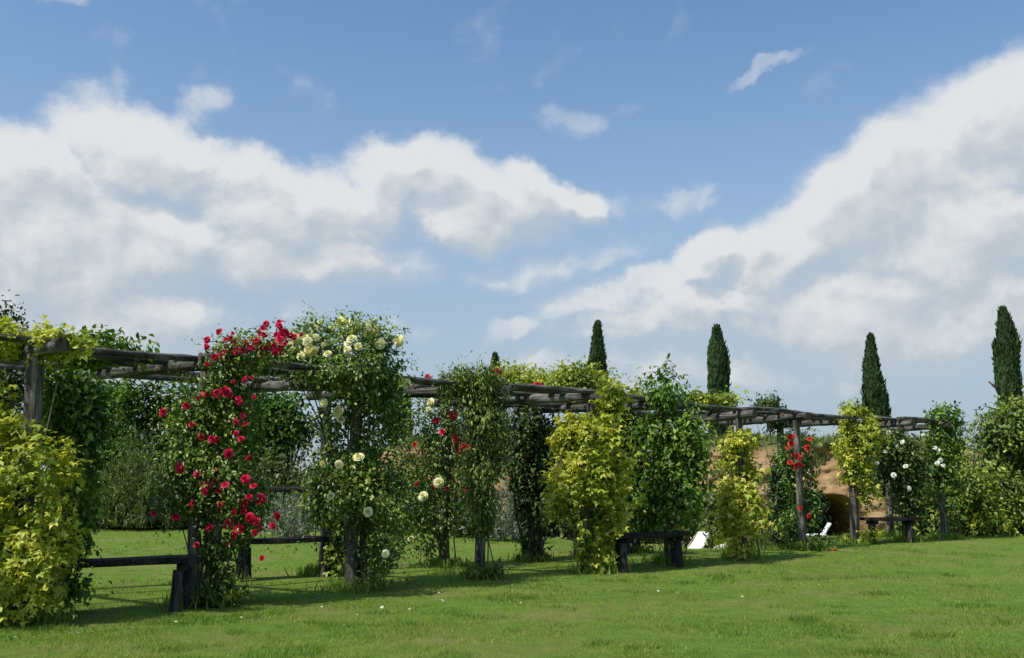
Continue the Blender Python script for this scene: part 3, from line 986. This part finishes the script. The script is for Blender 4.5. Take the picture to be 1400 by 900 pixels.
# right hand bush mass
tree('broadleaf_tree', 'large bushy tree at the right edge below the rightmost cypress', 'tree', tuple(at(1375, 700, 25.5)[:2]), TB,
     BL(25.5, (1372, 600, 36, 44), (1405, 640, 44, 60, -.6), (1343, 640, 32, 46, -.5), (1375, 690, 60, 50), (1430, 610, 50, 70), (1330, 690, 30, 45), (1395, 580, 30, 30)),
     5200, M['bushy'], .125, .14, per=9, spread=.14, seed=81, tint_bias=.14, **kw)
tree('broadleaf_tree', 'rounded green bush just right of the last pergola post', 'bush', tuple(at(1325, 715, 23.6)[:2]), TB,
     BL(23.6, (1325, 680, 26, 55), (1310, 715, 24, 28), (1335, 610, 18, 36), (1345, 715, 26, 26)),
     1200, M['goldgreen'], .12, .08, per=9, spread=.12, seed=82, tint_bias=-.12, **kw)

# cypresses
CY = 'slender cypresses on the skyline'


def cypress(px, ytop, wpx, d, label, seed, profile=1.0, rag=1.2):
    topp = at(px, ytop, d)
    x, y, zt = topp
    zb = 2.4
    H = zt - zb
    rmax = wpx / 2 * d / 1360 * .84
    t = thing('cypress', label, 'cypress', (x, y, zb), CY)
    rs = np.random.default_rng(seed)
    n = 9000
    u = rs.random(n)
    prof = lambda h: np.clip(np.minimum(1.0, (1 - h) * 2.6 * profile) ** .75, .02, 1) * (.55 + .45 * np.clip(h * 4, 0, 1))
    h = 1 - np.sqrt(rs.random(n) * .96) * .98 if False else rs.random(n) * .985
    a = rs.random(n) * 2 * math.pi
    lump = fbm(np.stack([np.cos(a) * 1.5 + 5, np.sin(a) * 1.5 + 5, h * H * .9 + seed], 1), seed, 3)
    rr = rmax * prof(h) * (1 - rag * .53 + rag * lump) * (.55 + .45 * rs.random(n) ** .5)
    P = np.stack([x + np.cos(a) * rr, y + np.sin(a) * rr, zb + h * H - .05], 1)
    O = np.stack([np.cos(a), np.sin(a), a * 0], 1)
    A = O * .3 + np.array([0, 0, 1.0]) + rs.normal(size=(n, 3)) * .22
    Nn = O + rs.normal(size=(n, 3)) * .35
    sz = (.26 + .28 * rs.random(n)) * (d / 50) * (.65 + .35 * (1 - h))
    ti = np.clip(.1 + .55 * lump + .35 * (rs.random(n) - .4), 0, 1)
    link('crown', leaves_mesh('crown', P, A, Nn, sz, ti, 'narrow', M['cypress'], t.location), t)
    zz_ = np.linspace(0, 1, 8)
    merge_tubes('trunk', [(np.stack([x + zz_ * 0, y + zz_ * 0, zb - 1.2 + (H * .8 + 1.2) * zz_], 1), rmax * .28 * (1 - .85 * zz_))], M['trunk'], t, 8)
    return t


cypress(817, 441, 30, 52, 'spire topped cypress above the big golden vine', 301, .85)
cypress(980, 447, 31, 52, 'blunt columnar cypress right of the round green tuft', 302, 1.5)
cypress(1190, 459, 40, 50, 'ragged wider cypress rising behind the sparse golden vine by the cave', 303, .6, 1.6)
t = cypress(1371, 421, 31, 46, 'tallest straight cypress at the right edge above the bushy tree', 304, 1.6)
bx = at(1352, 522, 46)
cy4 = at(1366, 532, 46)
merge_tubes('dead_branch', [(np.array([cy4, (cy4 + bx) / 2 + [0, 0, -.05], bx]), np.array([.07, .06, .04]))], M['trunk'], t, 6)
cypress(677, 486, 22, 60, 'small distant cypress tip beside a red bloom on the pergola top', 305, .8)
cypress(547, 520, 34, 44, 'dark cypress glimpsed under the logs right of the cream rose', 306, 1.4)

# silvery shrubs and tall weeds
def spray_plant(name, label, cat, base, group, n, hgt, wid, mat, size, tpl, seed, lean=.35, leaves_n=24, leafy=.3):
    x, y = base
    g = float(gz(np.array(x), np.array(y)))
    t = thing(name, label, cat, (x, y, g), group)
    rs = np.random.default_rng(seed)
    T, P, A, Nn, S, Ti = [], [], [], [], [], []
    for k in range(n):
        st = np.array([x + rs.normal() * wid * .35, y + rs.normal() * wid * .35, g - .02])
        dr = np.array([rs.normal() * lean, rs.normal() * lean, 1])
        hh = hgt * rs.uniform(.55, 1.08)
        q_ = np.linspace(0, 1, 6)[:, None]
        pts = st + dr * q_ * hh + np.array([dr[0], dr[1], 0]) * q_ ** 2 * hh * .35
        if k < 60:
            T.append((pts, np.linspace(.008, .003, 6)))
        m_ = leaves_n
        u = rs.uniform(.08, 1, m_)[:, None]
        P.append(st + dr * u * hh + np.array([dr[0], dr[1], 0]) * u ** 2 * hh * .35 + rs.normal(size=(m_, 3)) * .02)
        A.append(np.array(dr) * leafy * 2 + rs.normal(size=(m_, 3)) * .5 + np.array([0, 0, .3]))
        Nn.append(rs.normal(size=(m_, 3)) + np.array([0, 0, .6]))
        S.append(size * rs.uniform(.5, 1.2, m_) * (1.15 - .5 * u[:, 0]))
        Ti.append(np.clip(rs.random() * .5 + rs.random(m_) * .4 + .1 * u[:, 0], 0, 1))
    merge_tubes('stem', T, mat, t, 4, 0)
    me = leaves_mesh('foliage', np.concatenate(P), np.concatenate(A), np.concatenate(Nn), np.concatenate(S), np.concatenate(Ti), tpl, mat, t.location)
    link('foliage', me, t)
    return t


SV = 'silver leaved shrubs'
spray_plant('silver_shrub', 'silvery grey shrub behind the bench between the crimson and cream roses', 'shrub', tuple(at(398, 737, 22.5)[:2]), SV,
            130, .95, .75, M['silver'], .085, 'narrow', 401, .32, 34)
spray_plant('silver_shrub', 'pale silvery shrub left of the dark shaded back post', 'shrub', tuple(at(690, 745, 21)[:2]), SV,
            120, 1.25, .8, M['silver'], .085, 'narrow', 402, .22, 34)
WD = 'tall weeds growing along the far edge of the lawn'
for i, (px, d, h_, w_, lab) in enumerate([
        (150, 26.2, 1.6, 1.0, 'tall grey green weed clump behind the fresh green creeper'),
        (188, 25.8, 2.6, 1.1, 'tallest feathery weed clump in the gap left of the crimson rose'),
        (228, 26.4, 1.35, 1.0, 'loose weed clump just left of the crimson rose'),
        (122, 26.8, 1.2, 1.0, 'short weed clump beside the hanging green creeper'),
        (262, 26.6, 1.1, 1.1, 'weed clump half hidden by the crimson rose'),
        (340, 27.0, 1.2, 1.2, 'weed clump seen under the crimson blooms'),
        (440, 27.0, 1.2, 1.2, 'weed clump seen behind the cream rose')]):
    spray_plant('weed_clump', lab, 'weeds', tuple(at(px, 720, d)[:2]), WD, 130, h_, w_, M['weed'], .16, 'narrow', 410 + i, .16, 26)
for i, (px, d, lab) in enumerate([(1000, 28.5, 'yellowish low plant beside the pale stone and white deck chair'), (1225, 30.5, 'dry low plant at the foot of the bank right of the cave'),
                                  (1062, 23, 'low leafy plant left of the scarlet rose')]):
    spray_plant('low_plant', lab, 'plant', tuple(at(px, 740, d)[:2]), 'low plants in front of the bank', 70, .5, .8, M['goldgreen'] if i == 0 else M['weed'], .11, 'narrow',
                430 + i, .5, 16)
# weeds at the foot of some posts
for i, (px, py, d, r_, lab) in enumerate([(662, 790, 13.35, .22, 'dark leafy tuft at the foot of the hanging creeper'),
                                          (1112, 752, 18.3, .45, 'leafy tuft at the foot of the scarlet rose'),
                                          (300, 822, 10.55, .16, 'leafy tuft at the foot of the crimson rose')]):
    spray_plant('grass_tuft', lab, 'tuft', tuple(at(px, py, d)[:2]), 'leafy tufts at the feet of the posts', 36, .2, r_ * 1.3, M['bushy'], .12, 'narrow', 440 + i, .6, 9)

# dark rail behind the silvery shrub
rl = thing('rail_fence', 'dark low log rail behind the silvery grey shrub', 'fence', tuple(at(395, 735, 24.5)[:2]) + (0,))
pa, pb = at(348, 668, 24.5), at(445, 669, 24.9)
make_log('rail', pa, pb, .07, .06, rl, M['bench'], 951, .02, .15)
for pp in (pa, pb):
    make_log('post', (pp[0] + .12 * (1 if pp is pa else -1), pp[1] + .13, -.1), (pp[0] + .12 * (1 if pp is pa else -1), pp[1] + .13, pp[2] + .05), .06, .055, rl, M['bench'], 952, .01, .15)

# ------------------------------------------------------------------ garden chairs and stone
def deck_chair(loc, rotz, label, w=.58, back=.62):
    t = thing('deck_chair', label, 'deck chair', loc, 'white garden chairs in front of the bank', rotz)
    # local: x width, sling rises towards +y (seen from the seat side), low seat near the ground
    def bar(name, a, b, r=.018):
        o = make_log(name, a, b, r, r, None, M['chairwood'], 5, 0, 0, 8, M['chairwood'])
        o.parent = t
    for s_ in (-1, 1):
        x = s_ * (w / 2 + .012)
        bar('side_rail', (x, -.55, .06), (x, .42, .78 * back / .62))
        bar('leg', (x * 1.06, .52, .0), (x * 1.06, -.16, .36))
    bar('crossbar', (-w / 2, .42, .78 * back / .62), (w / 2, .42, .78 * back / .62))
    bar('crossbar', (-w / 2, -.55, .06), (w / 2, -.55, .06))
    bar('crossbar', (-w / 2 - .02, .52, .02), (w / 2 + .02, .52, .02))
    tt = np.linspace(0, 1, 14)
    yy = -.53 + .95 * tt
    zz_ = .075 + (.78 * back / .62 - .06) * tt - .07 * np.sin(tt * math.pi) * (1 - tt) + .012
    xs_ = np.linspace(-w / 2 + .015, w / 2 - .015, 7)
    X_, T_ = np.meshgrid(xs_, tt)
    Y_ = np.interp(T_, tt, yy)
    Z_ = np.interp(T_, tt, zz_) - .015 * np.cos(X_ / w * math.pi)
    me = grid_mesh('sling', X_, Y_, Z_, M['canvas'])
    o = link('sling', me, t)
    so = o.modifiers.new('thickness', 'SOLIDIFY')
    so.thickness = .006
    return t


xg, yg = at(958, 735, 29.5)[:2]
deck_chair((xg, yg, float(gz(np.array(xg), np.array(yg)))), R(-32), 'white canvas deck chair on the grass beyond the pergola, left of a narrow golden vine', .44, .40)


def lounger(loc, rotz, label):
    t = thing('garden_lounger', label, 'lounger', loc, 'white garden chairs in front of the bank', rotz)
    def slab(name, sx, sy, sz, c, rot):
        o = rough_plank(name, sx, sy, sz, M['plastic'], t, c, 7, rot)
        return o
    slab('seat', .72, .5, .04, (.28, 0, .26), (0, R(-6), 0))
    slab('backrest', .72, .5, .04, (-.26, 0, .50), (0, R(58), 0))
    slab('footrest', .40, .46, .035, (.80, 0, .22), (0, R(14), 0))
    for x in (-.15, .6):
        for y in (-.22, .22):
            a = make_log('leg', (x + .06, y, -.03), (x, y, .26), .022, .02, None, M['plastic'], 8, 0, 0, 8, M['plastic'])
            a.parent = t
    for y in (-.27, .27):
        a = make_log('armrest', (-.3, y, .46), (.35, y, .43), .022, .022, None, M['plastic'], 9, 0, 0, 8, M['plastic'])
        a.parent = t
    return t


xg, yg = at(1114, 738, 30.5)[:2]
lounger((xg, yg, float(gz(np.array(xg), np.array(yg)))), R(172), 'white plastic reclining chair at the cave mouth, half hidden by the scarlet rose')
# stone
bm = bmesh.new()
bmesh.ops.create_icosphere(bm, subdivisions=3, radius=.3)
for v in bm.verts:
    v.co = Vector((v.co.x * 1.1, v.co.y * .8, v.co.z * .45)) * (1 + .12 * math.sin(v.co.x * 9 + v.co.y * 7))
me = bpy.data.meshes.new('stone')
bm.to_mesh(me)
bm.free()
me.materials.append(M['stone'])
xg, yg = at(990, 744, 27.5)[:2]
tag(link('stone', me, None, (xg, yg, float(gz(np.array(xg), np.array(yg))) + .02)), 'flat pale stone on the grass right of the white deck chair', 'stone')

# ------------------------------------------------------------------ grass
rs = np.random.default_rng(900)
NB = 420000
d_ = 6.3 * (27.0 / 6.3) ** (rs.random(NB) ** 1.15)
xb = (rs.random(NB) * 2 - 1) * (.60 * d_ + .6)
yb = d_
keep = np.ones(NB, bool)
cl = fbm(np.stack([xb * 3.0, yb * 3.0, xb * 0], 1), 55, 3)
cl2 = fbm(np.stack([xb * .5, yb * .5, xb * 0], 1), 58, 3)
keep &= rs.random(NB) < np.clip(.35 + 1.3 * (cl - .25), .2, 1)
xb, yb, cl, cl2 = xb[keep], yb[keep], cl[keep], cl2[keep]
n = len(xb)
wmul = np.clip(yb / 9, .9, 2.6)
P = np.stack([xb, yb, gz(xb, yb) - .004], 1)
band = np.tanh(4 * np.sin((yb - xb * .28 + .5 * np.sin(xb * .35)) * 2 * math.pi / 1.9))
A = np.stack([rs.normal(size=n) * .5 + .30 * band, rs.normal(size=n) * .5 + .08 * band, np.ones(n)], 1)
Nn = rs.normal(size=(n, 3)) + np.array([0, -.3, .4])
sz = (.017 + .024 * rs.random(n)) * (.55 + .8 * cl) * (1 + .1 * wmul)
dry = fbm(np.stack([xb * .9 + 3, yb * .9, xb * 0], 1), 71, 4)
sz *= 1 - .35 * sstep(.5, .68, dry)
weed = fbm(np.stack([xb * 2.2, yb * 2.2, xb * 0 + 4], 1), 83, 3)
ti = np.clip(.24 + .04 * band + .5 * (cl2 - .3) + .45 * rs.random(n) * .8 + .25 * (cl - .5), 0, .93)
ti = np.where(rs.random(n) < .03 + .40 * sstep(.48, .68, dry), 1.0 - .12 * rs.random(n), ti)
ti = np.where(weed > .66, ti * .35, ti)
sz = np.where(weed > .66, sz * 1.5, sz)
# longer grass round the feet of posts and benches
px_, py_ = [], []
for (x, y) in Pn[1:] + Bn[1:]:
    k = 500
    px_.append(x + rs.normal(size=k) * .16)
    py_.append(y + rs.normal(size=k) * .16)
px_, py_ = np.concatenate(px_), np.concatenate(py_)
k = len(px_)
P = np.concatenate([P, np.stack([px_, py_, gz(px_, py_) - .004], 1)])
A = np.concatenate([A, np.stack([rs.normal(size=k) * .35, rs.normal(size=k) * .35, np.ones(k)], 1)])
Nn = np.concatenate([Nn, rs.normal(size=(k, 3))])
sz = np.concatenate([sz, .06 + .12 * rs.random(k)])
ti = np.concatenate([ti, np.clip(.2 + .5 * rs.random(k), 0, 1)])
TPL['grassblade'] = (np.array([[-.075, 0, 0], [.075, 0, 0], [.05, .55, .05], [-.05, .55, .05], [0, 1, .16]]), [[0, 1, 2, 3], [3, 2, 4]])
gr = link('grass', leaves_mesh('grass', P, A, Nn, sz, ti, 'grassblade', M['grass']))
gr['kind'] = 'stuff'
# grass on the brow of the bank
k = 26000
xb = rs.uniform(-14, 28, k)
vv = rs.random(k)
tp = np.interp(xb, xx, top)
zb_ = tp - .25 + vv * .5 - .12
yb = 35.7 + vv ** 1.3 * 22
nf = 60
cx_ = rs.uniform(-3, 15, nf)
cz_ = rs.uniform(-.7, 2.6, nf)
xi = np.clip(((cx_ - xx[0]) / (xx[-1] - xx[0]) * (nx_ - 1)).astype(int), 0, nx_ - 1)
fy = np.array([np.interp(z_, prof_z[:, i_], prof_y[:, i_]) for z_, i_ in zip(cz_, xi)])
ok = (np.abs(cx_ - cxp) > 1.5) | (cz_ > 1.2)
ci = np.repeat(np.where(ok)[0], 22)
kk = len(ci)
xb = np.concatenate([xb, cx_[ci] + rs.normal(size=kk) * .12])
yb = np.concatenate([yb, fy[ci] - .02 + rs.normal(size=kk) * .02])
zb_ = np.concatenate([zb_, cz_[ci] + rs.normal(size=kk) * .05])
k = len(xb)
P = np.stack([xb, yb, zb_], 1)
A = np.stack([rs.normal(size=k) * .3, rs.normal(size=k) * .3, np.ones(k)], 1)
bgm = leaves_mesh('bank_grass', P, A, rs.normal(size=(k, 3)), .2 + .3 * rs.random(k) * (fbm(np.stack([xb * .8, yb * .4, xb * 0], 1), 7, 2) + .2), np.clip(.2 + rs.random(k) * .7, 0, 1),
                  'blade', M['weed'])
bg = link('bank_grass', bgm)
bg['kind'] = 'stuff'

# daisies and fallen petals on the lawn
dv, df = [], []
ndp = 9
for k in range(ndp):
    a = 2 * math.pi * k / ndp
    c_, s_ = math.cos(a), math.sin(a)
    for (r_, w_) in ((.15, .1), (.9, .3), (1.1, .0)):
        pass
    i0 = len(dv)
    dv += [(.15 * c_, .15 * s_, .1), (.7 * c_ - .22 * s_, .7 * s_ + .22 * c_, .18), (1.0 * c_, 1.0 * s_, .1), (.7 * c_ + .22 * s_, .7 * s_ - .22 * c_, .18)]
    df += [[i0, i0 + 3, i0 + 2, i0 + 1]]
i0 = len(dv)
dv += [(0, 0, .3)] + [(.3 * math.cos(a), .3 * math.sin(a), .16) for a in np.linspace(0, 2 * math.pi, 9)[:-1]]
mi = [0] * ndp
for k in range(8):
    df.append([i0, i0 + 1 + k, i0 + 1 + (k + 1) % 8])
    mi.append(1)
M['daisy_eye'] = plain_mat('daisy_eye', (.6, .4, .03), .7)
M['daisy_petal'] = plain_mat('daisy_petal', (.78, .78, .74), .6, .05, trans=.2)
dme = raw_mesh('daisy', np.array(dv), [i for f in df for i in f], [len(f) for f in df], mat=[M['daisy_petal'], M['daisy_eye']], mat_idx=mi)
spots = [(522, 835), (547, 825), (605, 827), (633, 822), (645, 813), (657, 830), (684, 825), (712, 832), (106, 875), (440, 833), (240, 858), (395, 815), (364, 808), (455, 822),
         (870, 845), (940, 838), (1015, 820), (780, 826), (720, 815), (590, 842), (560, 838), (488, 845), (640, 845), (330, 850), (900, 812), (1290, 752), (1310, 757), (1340, 752),
         (600, 815), (560, 812), (350, 795), (180, 868), (20, 880), (700, 805), (820, 812), (1120, 806), (1185, 790), (470, 860), (300, 872), (760, 850)]
for k, (px, py) in enumerate(spots):
    a_, b_ = (px - 700) / 1360, (450 - py) / 1360
    v = np.array([a_, CT - ST * b_, ST + CT * b_])
    tq = -EYE / v[2]
    x, y = v[0] * tq, v[1] * tq
    o = link('daisy', dme, None, (x, y, float(gz(np.array(x), np.array(y))) + .035))
    s_ = random.uniform(.009, .016) * (1.5 if k < 3 else 1)
    o.scale = (s_, s_, s_)
    o.rotation_euler = (random.uniform(.1, .7), random.uniform(-.4, .4), random.uniform(0, 6))
    tag(o, 'tiny white daisy in the mown lawn in front of the pergola', 'daisy', 'daisies scattered over the lawn')

# ------------------------------------------------------------------ sun and sky
EL = math.asin(TOSUN[2])
AZ = math.atan2(TOSUN[0], TOSUN[1])
sun_d = bpy.data.lights.new('sun', 'SUN')
sun_d.energy = 5.0
sun_d.angle = R(.55)
sun_d.color = (1, .955, .87)
sun = bpy.data.objects.new('sun', sun_d)
sun.rotation_mode = 'QUATERNION'
sun.rotation_quaternion = Vector(TOSUN).to_track_quat('Z', 'Y')
sun.location = (0, 0, 30)
COL.objects.link(sun)

w = bpy.data.worlds.new('World')
sc.world = w
w.use_nodes = True
nt = w.node_tree
nt.nodes.clear()
L = nt.links
wout = nd(nt, 'ShaderNodeOutputWorld')
bgn = nd(nt, 'ShaderNodeBackground', inp={'Strength': .10})
sky = nd(nt, 'ShaderNodeTexSky', sky_type='NISHITA', sun_disc=False, sun_elevation=EL, sun_rotation=AZ % (2 * math.pi), altitude=100, air_density=1.0, dust_density=1.2,
         ozone_density=1.4)

# cloud density node group: (azimuth, elevation) -> density
CL = [  # px, py, rx, ry, tilt, strength
    (40, 262, 190, 100, 4, 1.0), (205, 205, 150, 72, -14, 1.0), (120, 330, 260, 100, 0, 1.0), (330, 255, 95, 58, -20, .9), (565, 240, 105, 62, 0, 1.0), (440, 290, 190, 75, 8, 1.0),
    (640, 285, 150, 66, -8, 1.0), (730, 270, 85, 44, -12, .9), (788, 284, 52, 30, -10, .8), (300, 350, 330, 66, 0, .9), (20, 430, 320, 100, 0, .85), (272, 132, 44, 34, 10, .44),
    (1370, 190, 170, 95, 22, 1.0), (1210, 265, 170, 92, 24, 1.0), (1090, 330, 140, 72, 18, 1.0), (962, 348, 82, 48, 22, 1.0), (1330, 330, 210, 95, 0, 1.0), (850, 398, 130, 42, 12, .68),
    (690, 462, 66, 24, 18, .5), (1000, 425, 280, 55, 6, .8), (1260, 430, 300, 90, 0, .95), (1480, 140, 130, 90, 30, 1.0), (1000, 500, 440, 50, 0, .6),
    (1040, 97, 66, 15, 24, .46), (775, 160, 70, 30, -8, .36), (860, 143, 46, 18, 10, .34), (940, 268, 66, 30, 10, .46), (432, 420, 74, 26, 8, .5), (85, 8, 30, 18, 0, .45),
    (710, 372, 120, 32, 4, .48), (870, 300, 130, 50, 12, .36), (820, 340, 90, 26, 10, .4), (480, 470, 200, 40, 0, .3),
]
grp = bpy.data.node_groups.new('cloud_density', 'ShaderNodeTree')
grp.interface.new_socket('Vector', in_out='INPUT', socket_type='NodeSocketVector')
grp.interface.new_socket('Density', in_out='OUTPUT', socket_type='NodeSocketFloat')
gi = grp.nodes.new('NodeGroupInput')
go = grp.nodes.new('NodeGroupOutput')
gl = grp.links
wn = nd(grp, 'ShaderNodeTexNoise', inp={'Scale': 7.5, 'Detail': 8, 'Roughness': .6})
gl.new(gi.outputs[0], wn.inputs['Vector'])
ws = nd(grp, 'ShaderNodeVectorMath', operation='SUBTRACT')
ws.inputs[1].default_value = (.5, .5, .5)
gl.new(wn.outputs['Color'], ws.inputs[0])
wm = nd(grp, 'ShaderNodeVectorMath', operation='MULTIPLY_ADD')
wm.inputs[1].default_value = (.13, .10, 0)
gl.new(ws.outputs[0], wm.inputs[0])
gl.new(gi.outputs[0], wm.inputs[2])
prev = None
for (px, py, rx, ry, rot, st) in CL:
    a_, e_ = az_el(px, py)
    mp = nd(grp, 'ShaderNodeMapping', vector_type='TEXTURE')
    mp.inputs['Location'].default_value = (a_, e_, 0)
    mp.inputs['Rotation'].default_value = (0, 0, R(rot))
    mp.inputs['Scale'].default_value = (rx / 1360, ry / 1360, 1)
    gl.new(wm.outputs[0], mp.inputs[0])
    ln = nd(grp, 'ShaderNodeVectorMath', operation='LENGTH')
    gl.new(mp.outputs[0], ln.inputs[0])
    mm = nd(grp, 'ShaderNodeMapRange', interpolation_type='SMOOTHSTEP', inp={'From Min': 1.32, 'From Max': .40, 'To Min': 0, 'To Max': st * 1.12})
    gl.new(ln.outputs['Value'], mm.inputs['Value'])
    if prev is None:
        prev = mm.outputs[0]
    else:
        # 1 - (1-a)(1-b): overlapping puffs merge
        mx_ = nd(grp, 'ShaderNodeMath', operation='SMOOTH_MAX', inp={2: .15})
        gl.new(prev, mx_.inputs[0])
        gl.new(mm.outputs[0], mx_.inputs[1])
        prev = mx_.outputs[0]
dn = nd(grp, 'ShaderNodeTexNoise', inp={'Scale': 13, 'Detail': 10, 'Roughness': .62, 'Distortion': .25})
dm = nd(grp, 'ShaderNodeMapping')
dm.inputs['Scale'].default_value = (.8, 1.25, 1)
gl.new(gi.outputs[0], dm.inputs[0])
gl.new(dm.outputs[0], dn.inputs['Vector'])
ds = nd(grp, 'ShaderNodeMath', operation='SUBTRACT', inp={1: .5})
gl.new(dn.outputs['Fac'], ds.inputs[0])
da = nd(grp, 'ShaderNodeMath', operation='MULTIPLY_ADD', inp={1: .62})
gl.new(ds.outputs[0], da.inputs[0])
gl.new(prev, da.inputs[2])
# rounded billows
vo = nd(grp, 'ShaderNodeTexVoronoi', feature='F1', inp={'Scale': 14, 'Detail': 2, 'Roughness': .5})
gl.new(wm.outputs[0], vo.inputs['Vector'])
vs = nd(grp, 'ShaderNodeMath', operation='MULTIPLY_ADD', inp={1: -.34, 2: .20})
gl.new(vo.outputs['Distance'], vs.inputs[0])
db = nd(grp, 'ShaderNodeMath', operation='ADD')
gl.new(da.outputs[0], db.inputs[0])
gl.new(vs.outputs[0], db.inputs[1])
da = db
gl.new(da.outputs[0], go.inputs[0])

tc = nd(nt, 'ShaderNodeTexCoord')
sx = nd(nt, 'ShaderNodeSeparateXYZ')
nv = nd(nt, 'ShaderNodeVectorMath', operation='NORMALIZE')
L.new(tc.outputs['Generated'], nv.inputs[0])
L.new(nv.outputs[0], sx.inputs[0])
azn = nd(nt, 'ShaderNodeMath', operation='ARCTAN2')
L.new(sx.outputs['X'], azn.inputs[0])
L.new(sx.outputs['Y'], azn.inputs[1])
eln = nd(nt, 'ShaderNodeMath', operation='ARCSINE')
L.new(sx.outputs['Z'], eln.inputs[0])
cv = nd(nt, 'ShaderNodeCombineXYZ')
L.new(azn.outputs[0], cv.inputs[0])
L.new(eln.outputs[0], cv.inputs[1])
g1 = nt.nodes.new('ShaderNodeGroup')
g1.node_tree = grp
L.new(cv.outputs[0], g1.inputs[0])
of = nd(nt, 'ShaderNodeVectorMath', operation='ADD')
of.inputs[1].default_value = (-.011, .020, 0)
L.new(cv.outputs[0], of.inputs[0])
g2 = nt.nodes.new('ShaderNodeGroup')
g2.node_tree = grp
L.new(of.outputs[0], g2.inputs[0])
alpha = nd(nt, 'ShaderNodeMapRange', interpolation_type='SMOOTHSTEP', inp={'From Min': .05, 'From Max': .7})
L.new(g1.outputs[0], alpha.inputs['Value'])
dif = nd(nt, 'ShaderNodeMath', operation='SUBTRACT')
L.new(g1.outputs[0], dif.inputs[0])
L.new(g2.outputs[0], dif.inputs[1])
lit = nd(nt, 'ShaderNodeMapRange', interpolation_type='SMOOTHSTEP', inp={'From Min': -.26, 'From Max': .26})
L.new(dif.outputs[0], lit.inputs['Value'])
wmx = nd(nt, 'ShaderNodeMath', operation='MULTIPLY_ADD', inp={1: -.36, 2: 1.12})
L.new(lit.outputs[0], wmx.inputs[0])
L.new(wmx.outputs[0], alpha.inputs['From Max'])
# clouds are lighter high up, greyer towards their bases
lite = nd(nt, 'ShaderNodeMapRange', inp={'From Min': .05, 'From Max': .36, 'To Min': -.22, 'To Max': .16})
L.new(eln.outputs[0], lite.inputs['Value'])
la = nd(nt, 'ShaderNodeMath', operation='ADD', use_clamp=True)
L.new(lit.outputs[0], la.inputs[0])
L.new(lite.outputs[0], la.inputs[1])
cr = ramp(nt, [(0, (5.0, 5.6, 6.2)), (.5, (6.1, 6.5, 6.9)), (1, (7.5, 7.7, 7.85))])
L.new(la.outputs[0], cr.inputs[0])
# haze near the horizon
hz = nd(nt, 'ShaderNodeMapRange', interpolation_type='SMOOTHSTEP', inp={'From Min': .0, 'From Max': .47, 'To Min': .88, 'To Max': .0})
L.new(eln.outputs[0], hz.inputs['Value'])
tintn = nd(nt, 'ShaderNodeMix', data_type='RGBA', blend_type='MULTIPLY', inp={0: 1.0})
L.new(sky.outputs[0], tintn.inputs['A'])
tintn.inputs['B'].default_value = (1.3, 1.53, 1.63, 1)
m1 = nd(nt, 'ShaderNodeMix', data_type='RGBA')
L.new(hz.outputs[0], m1.inputs[0])
L.new(tintn.outputs['Result'], m1.inputs['A'])
m1.inputs['B'].default_value = (4.0, 4.75, 5.7, 1)
m2 = nd(nt, 'ShaderNodeMix', data_type='RGBA')
L.new(alpha.outputs[0], m2.inputs[0])
L.new(m1.outputs['Result'], m2.inputs['A'])
L.new(cr.outputs[0], m2.inputs['B'])
L.new(m2.outputs['Result'], bgn.inputs['Color'])
L.new(bgn.outputs[0], wout.inputs[0])

sc.view_settings.view_transform = 'Standard'
sc.view_settings.look = 'None'
sc.view_settings.exposure = 0
sc.render.engine = 'CYCLES'
sc.cycles.max_bounces = 5
sc.cycles.transparent_max_bounces = 4
